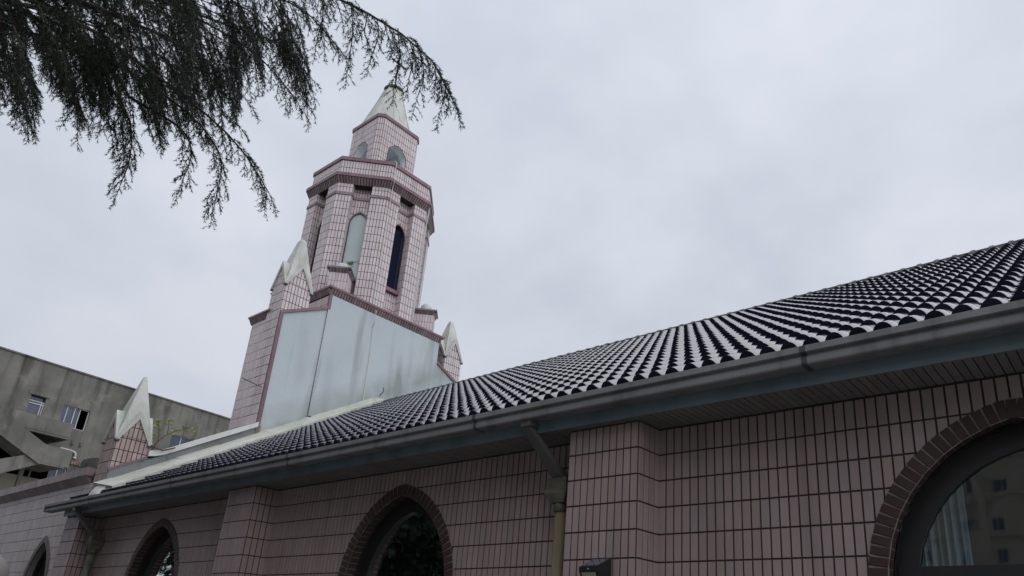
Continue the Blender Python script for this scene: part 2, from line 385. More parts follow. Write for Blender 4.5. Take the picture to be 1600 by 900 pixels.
# backing wall with openings
wb = MB(); rv = MB()
holes = [(c, INN[0], INN[1], INN[2], INN[3]) for c in sorted(WIN+[5.2-XE-3])] if False else [(c, *INN) for c in sorted(WIN)]
wall_face(wb, FW, XCORNER, XE, GZ, 1.95, holes, depth=.30, rv=rv)
for a, b in PIL:
    wb.box(a, b, YP, YW+.05, GZ, SOF+.02, .5)
wb.quad((XE, YW, GZ), (XE, 14.17, GZ), (XE, 14.17, 1.95), (XE, YW, 1.95)); wb.poly([(XE, YW, 1.95), (XE, 14.17, 1.95), (XE, 9.5, 4.80)])
wb.quad((XE, 14.17, GZ), (XF, 14.17, GZ), (XF, 14.17, 1.95), (XE, 14.17, 1.95))
wallo = wb.build('wall', M_GROUT, nave)
segs = [(-14.42, -9.37), (-8.711, -3.708), (-3.026, XE)]
for a, b in segs:
    ars = [arch_pts(c, OUT[0]-.01, OUT[1], OUT[2], OUT[3]-.01) for c in WIN if a < c < b]
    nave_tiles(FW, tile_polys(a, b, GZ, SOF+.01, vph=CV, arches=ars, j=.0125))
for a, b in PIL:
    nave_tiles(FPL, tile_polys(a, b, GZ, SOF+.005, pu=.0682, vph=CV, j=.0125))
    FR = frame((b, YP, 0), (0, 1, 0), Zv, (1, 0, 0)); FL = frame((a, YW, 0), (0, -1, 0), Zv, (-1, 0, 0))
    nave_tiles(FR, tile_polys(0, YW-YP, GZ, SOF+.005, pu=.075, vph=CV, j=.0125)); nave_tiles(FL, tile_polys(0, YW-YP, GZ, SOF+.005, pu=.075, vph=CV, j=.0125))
near.sort(key=lambda t: -t[0])
fieldm = MB(); tmesh = {}
for i, (a, F, P, full) in enumerate(near):
    if i < 300 and a > 0:
        w = P[1][0]-P[0][0]; h = P[2][1]-P[1][1]
        key = ('full', round(w, 3)) if full else None
        if key in tmesh: me = tmesh[key]
        else:
            b = MB(); cx = sum(p[0] for p in P)/len(P); cy = sum(p[1] for p in P)/len(P); n = len(P)
            def ring(s, z): return [(cx+(x-cx)*s-cx if False else (x-cx)*s, (y-cy)*(1-(1-s)*.34), z) for x, y in P]
            vs = ring(1, -.002)+ring(1, .0055)+ring(.955, .0078)
            fs = [(k, (k+1) % n, n+(k+1) % n, n+k) for k in range(n)]+[(n+k, n+(k+1) % n, 2*n+(k+1) % n, 2*n+k) for k in range(n)]+[tuple(range(2*n, 3*n))]
            b.add(vs, fs, 0.)
            me = bpy.data.meshes.new('wall_tile'); me.from_pydata(b.v, [], b.f); me.materials.append(M_TILE)
            if key: tmesh[key] = me
        cx = sum(p[0] for p in P)/len(P); cy = sum(p[1] for p in P)/len(P)
        c = F(cx, cy); M = Matrix(((F.u.x, F.v.x, F.n.x, c[0]), (F.u.y, F.v.y, F.n.y, c[1]), (F.u.z, F.v.z, F.n.z, c[2]+EYE), (0, 0, 0, 1)))
        M = M @ Matrix.Translation((0, 0, random.uniform(-.0008, .0008))) @ Matrix.Rotation(random.uniform(-.004, .004), 4, 'Y') @ Matrix.Rotation(random.uniform(-.002, .002), 4, 'Z')
        inst('wall_tile', me, wallo, M)
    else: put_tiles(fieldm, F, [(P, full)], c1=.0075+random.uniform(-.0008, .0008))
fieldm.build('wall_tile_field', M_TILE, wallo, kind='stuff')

# windows
bb = MB()     # one surround brick about its own centre: x radial, y along the arch, z outward; chamfered front
def brick_mesh(rad, along, dep):
    b = MB(); x, y = rad/2, along/2; s = .003
    vs = [(-x, -y, -dep), (x, -y, -dep), (x, y, -dep), (-x, y, -dep), (-x, -y, -s), (x, -y, -s), (x, y, -s), (-x, y, -s),
          (-x+s, -y+s, 0), (x-s, -y+s, 0), (x-s, y-s, 0), (-x+s, y-s, 0)]
    b.add(vs, [(0, 1, 5, 4), (1, 2, 6, 5), (2, 3, 7, 6), (3, 0, 4, 7), (4, 5, 9, 8), (5, 6, 10, 9), (6, 7, 11, 10), (7, 4, 8, 11), (8, 9, 10, 11)], 0)
    me = bpy.data.meshes.new('brick'); me.from_pydata(b.v, [], b.f); me.materials.append(M_BRICK); return me
BR_ME = brick_mesh(.118, .0545, .12)
pane_mesh = None
def make_window(cx, Y, first, out=OUT, inn=INN, parent=nave, bricks=True):
    F = frame((cx, Y, 0), (1, 0, 0), Zv, (0, -1, 0))
    w = MB(); A = arch_pts(0, *out); B = arch_pts(0, *inn)     # mortar ring, proud of the wall sheet, and its inner lining
    for i in range(len(A)-1):
        a, b, c, d = A[i], A[i+1], B[i+1], B[i]
        w.quad(F(*a, .009), F(*b, .009), F(*c, .009), F(*d, .009)); w.quad(F(*a, -.01), F(*b, -.01), F(*b, .009), F(*a, .009))
    win = w.build('window', M_MORT, parent)
    w = MB(); B2 = arch_pts(0, inn[0]+.010, inn[1], inn[2], inn[3]+.011)
    for i in range(len(B2)-1): w.quad(F(*B2[i], .006), F(*B2[i+1], .006), F(*B2[i+1], -.112), F(*B2[i], -.112), .5)
    w.build('surround_lining', M_MORT, win)
    if bricks:
        hw, zb, sp, rise = out; e = (rise*rise-hw*hw)/(2*hw); R = hw+e; a1 = math.acos(e/R); Rm = R-.062; e2 = e
        nA = 22; am = math.acos(e2/Rm)*.985
        def put(x, z, rx, rz):
            ux = Vector((rx, 0, rz)).normalized(); uz = Vector((0, -1, 0)); uy = uz.cross(ux)
            M = Matrix(((ux.x, uy.x, uz.x, cx+x), (ux.y, uy.y, uz.y, Y-.017), (ux.z, uy.z, uz.z, z+EYE), (0, 0, 0, 1)))
            M = M @ Matrix.Translation((random.uniform(-.0015, .0015), 0, random.uniform(-.002, .002))) @ Matrix.Rotation(random.uniform(-.012, .012), 4, 'Z')
            inst('brick', BR_ME, win, M)
        for i in range(nA):
            t = am*(i+.5)/nA
            for sg in (1, -1): put(sg*(-e2+Rm*math.cos(t)), sp+Rm*math.sin(t), sg*math.cos(t), math.sin(t))
        put(0, sp+rise-.072, 0, 1)
        nb = int((sp-zb)/.0668)
        for i in range(nb):
            z = sp-(i+.5)*.0668
            vis = z > -.05 or cx > -1
            if z < .1 and cx < -1: break
            if z < -.1: break
            for sg in (1, -1): put(sg*(hw-.062), z, sg, 0)
        zlow = max(-.70, (.1 if cx < -1 else -.1)-.03)
        m = MB()
        z = sp-.0668*(math.floor((sp-zlow)/.0668)+.0)
        while z > zb+.04:
            z -= .0668
            for sg in (1, -1): m.box(cx+sg*(hw-.062)-.058, cx+sg*(hw-.062)+.058, Y-.017, Y+.1, z+.006, z+.0605)
        m.build('lower_jamb_bricks', M_BRICK, win, kind='stuff')
    ft = MB(); hwI, zb, sp, rI = inn; G = arch_pts(0, hwI-.125, zb+.1, sp, rI-.145); I = arch_pts(0, hwI, zb, sp, rI)
    d0, d1 = -.165, -.225
    for i in range(len(I)-1):
        a, b, c, d = I[i], I[i+1], G[i+1], G[i]
        ft.quad(F(*a, d0), F(*b, d0), F(*c, d0), F(*d, d0)); ft.quad(F(*d, d0), F(*c, d0), F(*c, d1), F(*d, d1)); ft.quad(F(*a, d1), F(*d, d1), F(*c, d1), F(*b, d1))
    # a thinner sash bead just inside
    for (a0, a1, z0, z1) in ((-hwI+.02, hwI-.02, .505, .600), (-hwI+.02, hwI-.02, zb, zb+.1), (-.035, .035, zb+.1, .505)):
        ft.fbox(F, a0, a1, z0, z1, d1+.003, d0+.012)
    ft.build('frame', M_FRAME, win)
    rl = MB(); I2 = I+[I[0]]
    for i in range(len(I2)-1):
        a, b = I2[i], I2[i+1]; rl.quad(F(*a, -.10), F(*a, -.30), F(*b, -.30), F(*b, -.10), .5)
    rl.build('reveal', M_FRAME, win)
    pn = MB(); gp = arch_pts(0, hwI-.12, zb+.1, sp, rI-.14); pn.poly([F(x, z, -.20) for x, z in gp])
    pn.build('pane', M_GLASS, win)
    return win
for i, c in enumerate(WIN): make_window(c, YW, i == 0)
# curtains hanging a little way inside
def curtain(x0, x1, z0, z1, Y, parent, seed):
    r = random.Random(seed); m = MB(); n = 46; cols = []
    for i in range(n+1):
        x = x0+(x1-x0)*i/n; y = Y+.045*math.sin(i*1.25+seed)+.02*math.sin(i*.43+2); cols.append((x, y))
    for i in range(n):
        (a, b), (c, d) = cols[i], cols[i+1]; m.quad((a, b, z0), (c, d, z0), (c, d, z1), (a, b, z1))
    return m.build('curtain', M_CURT, parent, smooth=True)
curtain(-1.42, -.98, -.9, 1.25, 5.42, nave, 1); curtain(-7.0, -6.42, -.9, 1.12, 5.17, nave, 2); curtain(-12.7, -11.5, -.9, 1.2, 5.17, nave, 3); curtain(.25, .75, -.9, 1.25, 5.32, nave, 4)
m = MB(); m.box(XF+.1, XE-.1, 9.4, 9.5, GZ, 1.9); m.box(XF+.1, XE-.1, YW+.3, 9.4, GZ+.01, GZ+.05); m.build('inner_floor_and_partition', M_FLOOR, nave)

# soffit, fascia, gutter
m = MB(); m.box(-14.42, XE+.3, 4.44, YW-.002, SOF+.012, SOF+.03); m.build('soffit_backing', M_DARK, nave)
PB = .0555; nb = int((XE+.3+14.42)/PB); bm_ = MB(); bm_.box(-PB/2+.0035, PB/2-.0035, 4.435, YW-.012, 0, .014, 0)
sbm = bpy.data.meshes.new('soffit_board'); sbm.from_pydata(bm_.v, [], bm_.f); sbm.materials.append(M_SOFF)
rest = MB()
boards = []
for i in range(nb):
    x = -14.42+(i+.5)*PB; boards.append(x)
vis = sorted([x for x in boards if x < .2], reverse=True)[:300]; vs_ = set(vis)
for x in boards:
    if x in vs_:
        inst('soffit_board', sbm, nave, Matrix.Translation((x, 0, SOF+EYE+random.uniform(-.0012, .0012))) @ Matrix.Rotation(random.uniform(-.004, .004), 4, 'Y'))
    else: rest.box(x-PB/2+.0035, x+PB/2-.0035, 4.435, YW-.012, SOF, SOF+.014)
rest.build('far_soffit_boards', M_SOFF, nave, kind='stuff')
m = MB(); m.box(-14.9, XE+.3, 4.412, 4.433, SOF-.008, 1.93); 
for x in (-12.1, -8.9, -5.75, -2.62, .5): m.box(x-.006, x+.006, 4.4095, 4.413, SOF-.010, 1.80)
m.box(-14.9, -14.42, 4.433, YW, SOF+.0, SOF+.02); m.build('fascia', M_FASC, nave)
GP = [(4.410, 1.800), (4.310, 1.797), (4.290, 1.799), (4.283, 1.806), (4.281, 1.816), (4.282, 1.845), (4.290, 1.864), (4.292, 1.873), (4.264, 1.878),
      (4.260, 1.882), (4.260, 1.924), (4.266, 1.927), (4.274, 1.924), (4.274, 1.886), (4.300, 1.876), (4.294, 1.825), (4.400, 1.812), (4.404, 1.925), (4.410, 1.925)]
def gutter(x0, x1, s=0.):
    m = MB(); n = len(GP); 
    m.extrude(GP, lambda p: (x0, p[0]-s, p[1]-s*.3), lambda p: (x1, p[0]-s, p[1]-s*.3), .5); return m
gx = [-15.5, -13.49, -10.58, -7.66, -4.62, -1.59, 1.4, XE+.35]
for i in range(len(gx)-1):
    go_ = gutter(gx[i]+.001, gx[i+1]-.001, random.uniform(-.001, .002)).build('gutter', M_GUT, nave)
for x in gx[1:-1]:
    m = MB(); n = 12; pr = GP[:n]; th = .0025
    for i in range(n-1):
        (a, b), (c, d) = pr[i], pr[i+1]
        nx, nz = -(d-b), (c-a); l = math.hypot(nx, nz); nx, nz = nx/l*th, nz/l*th
        if nx > 0 and i > 2 and False: pass
        m.hexa([(x-.02, a, b), (x+.02, a, b), (x+.02, c, d), (x-.02, c, d), (x-.02, a-abs(nx), b-abs(nz)), (x+.02, a-abs(nx), b-abs(nz)), (x+.02, c-abs(nx), d-abs(nz)), (x-.02, c-abs(nx), d-abs(nz))])
    m.build('gutter_joint', M_GJ, nave)
m = MB(); m.box(-15.505, -15.49, 4.262, 4.41, 1.797, 1.925); m.build('gutter_end_cap', M_GUT, nave)

# downpipes
def downpipe(dx, full=True):
    m = MB(); pipe = None
    px_, Yp_ = -3.915+dx, 4.715
    m.tube([(px_, Yp_, GZ), (px_, Yp_, 1.11)], .055, 14); pipe = m.build('downpipe', M_PIPE if full else M_HOP, nave, smooth=True)
    m = MB(); m.tube([(px_, Yp_, 1.08), (px_, Yp_, 1.165)], .066, 14); m.build('collar', M_HOP, pipe, smooth=True)
    h = MB(); S = [(.075, .07, 1.15), (.115, .10, 1.225), (.118, .10, 1.235), (.118, .10, 1.262), (.104, .09, 1.268), (.104, .09, 1.36)]
    vs = []; fs = []
    for i, (a, b, z) in enumerate(S): vs += [(px_-a, Yp_-b, z), (px_+a, Yp_-b, z), (px_+a, min(Yp_+b, YW-.01), z), (px_-a, min(Yp_+b, YW-.01), z)]
    for i in range(len(S)-1):
        for k in range(4): fs.append((4*i+k, 4*i+(k+1) % 4, 4*i+4+(k+1) % 4, 4*i+4+k))
    fs.append((3, 2, 1, 0)); h.add(vs, fs); h.build('hopper', M_HOP, pipe)
    o = MB(); x0, x1 = -4.065+dx, -3.985+dx
    # outlet box under the gutter, then the slanted rectangular run back to the hopper
    o.box(x0-.015, x1+.015, 4.305, 4.40, 1.745, 1.81)
    o.hexa([(x0, 4.31, 1.74), (x1, 4.31, 1.74), (x1, 4.395, 1.74), (x0, 4.395, 1.74), (x0-.0, 4.31, 1.80), (x1, 4.31, 1.80), (x1, 4.395, 1.80), (x0, 4.395, 1.80)])
    q0, q1 = px_-.06, px_+.06
    o.hexa([(q0, 4.67, 1.34), (q1, 4.67, 1.34), (q1, 4.76, 1.35), (q0, 4.76, 1.35), (x0, 4.305, 1.735), (x1, 4.305, 1.735), (x1, 4.39, 1.74), (x0, 4.39, 1.74)])
    o.build('slanted_outlet', mat('dark_outlet_metal', (.085, .085, .085), .45, .4, (.12, .115, .11), 3), pipe)
    b = MB(); b.box(px_-.07, px_+.07, Yp_-.012, YW, .35, .385); b.build('bracket', M_HOP, pipe)
downpipe(0); downpipe(-10.12, False)

# roof
K = .600; A_ = math.atan(K); RL = 5.17/math.cos(A_); NR = 20; EXP = RL/NR; TW = .300
def roof_p(x, s, w, side=1):   # x along, s up the slope from the eave, w off the slope
    y = 4.33+s*math.cos(A_)-w*math.sin(A_); z = 1.935+s*math.sin(A_)+w*math.cos(A_)
    if side < 0: y = 19.0-y
    return (x, y, z)
m = MB()
m.quad(roof_p(-13.6, 0, -.02), roof_p(XE+.3, 0, -.02), roof_p(XE+.3, RL, -.02), roof_p(-13.6, RL, -.02)); m.quad(roof_p(-13.6, 0, -.02, -1), roof_p(XE+.3, 0, -.02, -1), roof_p(XE+.3, RL, -.02, -1), roof_p(-13.6, RL, -.02, -1))
m.quad((-14.6, 4.34, 1.93), (-13.6, 4.34, 1.93), (-13.6, 4.83, 2.2), (-14.6, 4.83, 2.2))
roof = m.build('roof', M_DARK, nave)
def tile_mesh():
    b = MB(); prof = []
    for rr in range(2):
        for k in range(9):
            p = (0, .06, .14, .26, .40, .54, .68, .79, .86)[k]; prof.append((TW/2*(rr+p), p))
    prof.append((TW, 1.0))
    def bump(p):
        t = (p-.46)/.42
        return (1-t*t)**.70 if abs(t) < 1 else 0
    extra = []
    Lt = EXP+.04; rows = [0, Lt*.5, Lt]
    vs = []; n = len(prof)
    for s in rows:
        f = s/Lt; h = .059*(1-f)+.026*f; base = .007*(1-f)+.0012*f
        for x, p in prof: vs.append((x, s, base+h*bump(p % 1.0)))
    for x, p in prof: vs.append((x, 0, .0005))
    fs = []
    for r_ in range(2):
        for k in range(n-1): fs.append((r_*n+k, r_*n+k+1, (r_+1)*n+k+1, (r_+1)*n+k))
    for k in range(n-1): fs.append((3*n+k, 3*n+k+1, k+1, k))
    fs.append((3*n, 0, n, 2*n)); fs.append((3*n+n-1, 3*n-1, 2*n-1, n-1))
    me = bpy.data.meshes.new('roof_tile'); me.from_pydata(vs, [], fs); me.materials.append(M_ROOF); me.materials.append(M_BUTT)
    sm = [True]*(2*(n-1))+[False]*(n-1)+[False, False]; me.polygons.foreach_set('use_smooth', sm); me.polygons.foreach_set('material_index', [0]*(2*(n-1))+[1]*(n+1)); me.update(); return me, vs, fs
rt_me, rt_v, rt_f = tile_mesh()
cells = []
ncol = int(round((XE+.3+13.02)/TW))
for r in range(NR):
    for c in range(ncol):
        x = -13.02+c*TW; s = r*EXP
        p = cam_px(Vector(roof_p(x+TW/2, s, .03))+Vector((0, 0, EYE))); q = cam_px(Vector(roof_p(x-TW/2, s, .03))+Vector((0, 0, EYE)))
        v = 0
        if p and q and -20 < p[0] < 1640 and p[1] > 300: v = abs(p[0]-q[0])
        cells.append((v, x, s, 1))
for r in range(3):
    for c in range(1, 6 if r < 2 else 2): cells.append((0, -13.02-c*TW, r*EXP, 1))
cells.sort(key=lambda t: -t[0]); field = MB(); fsm = 0
Rm_ = Matrix.Rotation(A_, 4, 'X')
for i, (v, x, s, sd) in enumerate(cells):
    jx, js, jr = random.uniform(-.003, .003), random.uniform(-.006, .006), random.uniform(-.009, .009)
    if i < 300:
        o = roof_p(x+jx, s+js, 0); inst('roof_tile', rt_me, roof, Matrix.Translation((o[0], o[1], o[2]+EYE)) @ Rm_ @ Matrix.Rotation(jr, 4, 'Z') @ Matrix.Rotation(random.uniform(-.004, .006), 4, 'X'))
    else:
        field.add([roof_p(x+a+jx, s+b+js+a*jr, w) for a, b, w in rt_v], rt_f)
fo = field.build('roof_tile_field', M_ROOF, roof, kind='stuff')
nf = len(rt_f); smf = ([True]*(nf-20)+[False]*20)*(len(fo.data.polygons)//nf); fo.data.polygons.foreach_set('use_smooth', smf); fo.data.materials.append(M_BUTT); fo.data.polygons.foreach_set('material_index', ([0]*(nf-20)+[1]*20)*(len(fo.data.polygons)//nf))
m = MB()
for r in range(NR):
    for c in range(ncol):
        m.add([roof_p(-13.02+c*TW+a, r*EXP+b, w, -1) for a, b, w in rt_v], rt_f)
m.build('rear_roof_tile_field', M_ROOF, roof, kind='stuff')
# ridge caps
rc = MB(); RP = .216
def ringp(x, rad, n=8): return [(x, math.cos(math.pi*k/n)*rad*1.1, math.sin(math.pi*k/n)*rad-.02) for k in range(n+1)]
prev = None
for x, rad in ((0, .084), (.012, .090), (.055, .090), (.068, .068), (RP+.005, .062)):
    cur = ringp(x, rad)
    if prev:
        for k in range(8): rc.quad(prev[k], prev[k+1], cur[k+1], cur[k], .3)
    else: rc.poly(cur, .3)
    prev = cur
rme = bpy.data.meshes.new('ridge_tile'); rme.from_pydata(rc.v, [], rc.f); rme.materials.append(M_RIDGE)
x = -13.55; ZR = roof_p(0, RL, 0)[2]
while x < XE+.2:
    inst('ridge_tile', rme, roof, Matrix.Translation((x, 9.5, ZR+EYE+.002+random.uniform(-.004, .004)))); x += RP
m = MB(); m.box(-13.55, XE+.2, 9.42, 9.58, ZR-.08, ZR+.03); m.build('ridge_mortar', M_RIDGE, roof)
# flashing against the front gable: a cream painted mortar fillet, in lengths with slight steps
m = MB(); s = .12; n = 22
for i in range(n):
    s0 = .10+(RL-.12)*i/n; s1 = .10+(RL-.12)*(i+1)/n; wv = .62-.26*i/n+random.uniform(-.015, .015); h = .20+random.uniform(-.008, .008)
    for side in (1,):
        p = lambda x_, s_, w_: roof_p(x_, s_, w_, side)
        m.hexa([p(XF-.02, s0, -.01), p(XF+wv, s0, -.01), p(XF+wv, s1, -.01), p(XF-.02, s1, -.01), p(XF-.02, s0, h), p(XF+wv, s0, .085), p(XF+wv, s1, .085), p(XF-.02, s1, h)])
m.build('flashing', M_CREAM, nave)
m = MB(); p = roof_p; nn = 14; rows = []
for i in range(nn+1):
    t = i/nn; a = -.06+.36*t; hh = .15*math.sin(min(1, t*1.25)*math.pi/2)**.8+.01
    rows.append([p(XF+.02, a, -.02), p(XF+.03, a, hh), p(XF+.14, a, hh*1.02), p(XF+.26, a, hh*.85), p(XF+.38, a, hh*.5+.03), p(XF+.42, a, -.02)])
for i in range(nn):
    for k in range(5): m.quad(rows[i][k], rows[i][k+1], rows[i+1][k+1], rows[i+1][k], .5)
m.poly(rows[0], .5); m.poly(rows[-1][::-1], .5)
m.build('flashing_end', M_WHITE2, nave, smooth=True)
m = MB(); m.hexa([(-15.45, 4.36, 1.935), (-14.2, 4.36, 1.99), (-14.2, 4.82, 2.08), (-15.45, 4.82, 2.0), (-15.45, 4.36, 1.95), (-14.2, 4.36, 2.02), (-14.2, 4.82, 2.11), (-15.45, 4.82, 2.02)])
m.build('verge_flashing', M_WHITE2, nave)

# ------------------------------------------------------------------ bell tower and front gable
TX, TY = -15.14, 9.5
tower = empty('bell_tower', (TX, TY, 0), 'pink tiled octagonal bell tower with white conical cap rising over a pale grey gable back', 'tower')
def ff(th, d, cx=TX, cy=TY, z=0.):     # frame on a face whose outward normal has heading th
    n = (math.cos(th), math.sin(th), 0); return frame((cx+n[0]*d, cy+n[1]*d, z), (-n[1], n[0], 0), Zv, n)
PX, MY = (1, 0, 0), (0, -1, 0)
R8 = [math.radians(a) for a in (-45, 0, -90, -135, 45, 90, 135, 180)]
t22 = math.tan(math.radians(22.5))
def octring(mb, d0, z0, d1, z1, c=(TX, TY), r=.5):
    P0 = [(c[0]+d0/math.cos(math.pi/8)*math.cos(math.pi/8+k*math.pi/4), c[1]+d0/math.cos(math.pi/8)*math.sin(math.pi/8+k*math.pi/4), z0) for k in range(8)]
    P1 = [(c[0]+d1/math.cos(math.pi/8)*math.cos(math.pi/8+k*math.pi/4), c[1]+d1/math.cos(math.pi/8)*math.sin(math.pi/8+k*math.pi/4), z1) for k in range(8)]
    for k in range(8): mb.quad(P0[k], P0[(k+1) % 8], P1[(k+1) % 8], P1[k], r)
# --- base box behind the gable
BX0, BX1 = -16.75, -13.6; BY0, BY1 = 7.84, 11.07; BT = 7.35
base = MB(); base.box(BX0, BX1, BY0, BY1, GZ, BT-.02, .5)
bo = base.build('tower_base', M_TGROUT, tower)
rm = MB(); FB = frame((BX1, 0, 0), (0, 1, 0), Zv, PX)
rm.fbox(FB, BY0+.005, BY1-.005, 2.2, 7.16, -.02, .022, .5)
back = rm.build('rear_render_panel', M_RENDER, tower)
def wing_poly(sg):      # outline of the sloping wing beside the base, in (y,z)
    ya, yb = TY+sg*1.60, TY+sg*2.68
    if sg > 0: return [(10.9, 2.0), (11.90, 2.0), (11.90, 6.23), (10.9, 6.72)]
    return [(ya, 2.0), (yb, 2.0), (yb, 6.30), (ya, 6.84)]
for sg in (-1, 1):
    P = wing_poly(sg); wing = MB()
    a = [(-13.612, y, z) for y, z in P]; b = [(-13.72, y, z) for y, z in P]
    wing.poly(a if sg > 0 else a[::-1], .5); wing.poly(b, .5)
    for i in range(4): wing.quad(a[i], a[(i+1) % 4], b[(i+1) % 4], b[i], .5)
    wing.build('gable_wing_panel', M_RENDER, tower)
for sg in (-1, 1):      # plum trim along the sloping top and the outer edge
    tr = MB()
    ya, yb = TY+sg*1.64, TY+sg*2.70
    if sg > 0: ya, yb = 11.05, 11.92
    dz_ = -.17 if sg > 0 else 0; ez_ = -.06 if sg > 0 else 0
    tr.hexa([(-13.70, ya, 6.80+dz_), (-13.58, ya, 6.80+dz_), (-13.58, yb, 6.27+ez_), (-13.70, yb, 6.27+ez_), (-13.70, ya, 6.875+dz_), (-13.58, ya, 6.875+dz_), (-13.58, yb, 6.345+ez_), (-13.70, yb, 6.345+ez_)])
    tr.box(-13.67, -13.585, min(yb, yb-sg*.07), max(yb, yb-sg*.07), 3.0 if sg < 0 else 4.0, 6.28+ez_)
    if sg < 0: tr.box(-13.64, -13.572, BY0-.012, BY0+.05, 6.80, 7.165)
    tr.build('plum_edge_trim', M_PURPLE, tower, kind='stuff')
# tiles: left flank of the base above the wing, seen from the yard
tt = MB(); tt.wide = .0028; FBl = frame((0, BY0, 0), PX, Zv, MY)
put_tiles(tt, FBl, tile_polys(BX0, BX1, 5.0, 7.15, vph=7.15))
# cornice of the base: soldier tiles under a plum edge
def cornice(z0, z1, x0, x1, y0, y1, over=.09):
    m = MB(); pl = MB(); core = MB(); hh = z1-z0
    core.box(x0-.02, x1+.02, y0-.02, y1+.02, z0-.0, z1-.03); 
    def side(F, L):
        n = int(L/.068)
        for i in range(n):
            a0 = -L/2+i*L/n+.009; a1 = -L/2+(i+1)*L/n-.009
            m.hexa([F(a0, z0, .022), F(a1, z0, .022), F(a1, z0, -.03), F(a0, z0, -.03), F(a0, z1-.055, over-.012), F(a1, z1-.055, over-.012), F(a1, z1-.055, -.03), F(a0, z1-.055, -.03)])
    side(frame((x1, (y0+y1)/2, 0), (0, 1, 0), Zv, (1, 0, 0)), y1-y0+.06); side(frame(((x0+x1)/2, y0, 0), (1, 0, 0), Zv, (0, -1, 0)), x1-x0+.06)
    pl.box(x0-over, x1+over, y0-over, y1+over, z1-.052, z1)
    return core, m, pl
c_, t_, p_ = cornice(7.165, BT, BX0, BX1, BY0, BY1)
c_.build('cornice_core', M_GROUT, tower); t_.build('cornice_tiles', M_BROWN, tower, kind='stuff'); p_.build('cornice_edge', M_PURPLE, tower)

# --- octagonal shaft
DR = .20; PW = .235; ZS0, ZS1 = BT-.05, 10.62
sh = MB(); shr = MB(); lou = MB(); brw = MB(); H8 = 1.5
def D(th): return H8
octring(sh, H8-DR-.35, ZS0, H8-DR-.35, ZS1)
for th in R8:
    F = ff(th, H8); G = ff(th, H8-DR); hwf = H8*t22
    lw = (0, .212, 8.10, 9.63, .30)
    wall_face(sh, G, -hwf, hwf, ZS0, ZS1, [lw], depth=.16)
    for sg in (-1, 1):
        a, b = (PW, hwf) if sg > 0 else (-hwf, -PW)
        sh.quad(F(a, ZS0), F(b, ZS0), F(b, ZS1), F(a, ZS1), .5)
        e = sg*PW; sh.quad(F(e, ZS0), F(e, ZS0, -DR), F(e, ZS1, -DR), F(e, ZS1), .5)
        put_tiles(tt, F, tile_polys(a, b, ZS0, ZS1, vph=10.30))
        S = frame(F(e, 0, 0), -F.n, Zv, -F.u*sg); put_tiles(tt, S, tile_polys(0, DR, ZS0, ZS1, vph=10.30))
        brw.fbox(F, a-.01 if sg > 0 else a, b if sg > 0 else b+.01, 10.285, 10.36, -.05, .028)   # string course
        brw.fbox(S, 0, DR, 10.285, 10.36, -.01, .026)
    ao = arch_pts(0, .233, 8.05, 9.63, .345)
    put_tiles(tt, G, tile_polys(-PW, PW, ZS0, ZS1, vph=10.30, arches=[ao]))
    brw.fbox(G, -PW, PW, 10.285, 10.36, -.02, .03)
    ai = arch_pts(0, .212, 8.05, 9.63, .30)
    for i in range(1, len(ao)-2):          # brown tiles standing round the head
        p, q, s_, t_2 = ao[i], ao[i+1], ai[i+1], ai[i]
        brw.add([G(*t, .0) for t in (p, q, s_, t_2)]+[G(*t, .016) for t in (p, q, s_, t_2)], [(4, 5, 6, 7), (0, 1, 5, 4), (1, 2, 6, 5), (2, 3, 7, 6), (3, 0, 4, 7)])
shaft = sh.build('shaft', M_TGROUT, tower)
brw.build('string_course_and_arch_tiles', M_BROWN, tower, kind='stuff')
for k, th in enumerate(R8):
    G = ff(th, H8-DR); diag = k in (0, 3, 4, 6)
    sl = MB(); sl.fbox(G, -PW+.004, PW-.004, 8.0, 8.095, -.06, .10)
    wd = sl.build('louvre_window' if not diag else 'blind_window', M_PURPLE if not diag else M_BROWN, tower)
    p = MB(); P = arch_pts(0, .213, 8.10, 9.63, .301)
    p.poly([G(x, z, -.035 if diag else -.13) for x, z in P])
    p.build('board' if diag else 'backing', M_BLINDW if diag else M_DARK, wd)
    if not diag and k in (1, 2, 5):
        s = MB(); z = 8.14
        while z < 9.84:
            hw_ = .205 if z < 9.62 else .205*math.sqrt(max(.02, 1-((z-9.62)/.30)**1.6))
            s.hexa([G(-hw_, z, -.08), G(hw_, z, -.08), G(hw_, z+.035, -.115), G(-hw_, z+.035, -.115), G(-hw_, z+.008, -.075), G(hw_, z+.008, -.075), G(hw_, z+.043, -.11), G(-hw_, z+.043, -.11)]); z += .052
        for e in (-.20, .20): s.fbox(G, e-.010, e+.010, 8.10, 9.66, -.12, -.07)
        s.build('louvre_slats', M_LOUV, wd, kind='stuff')
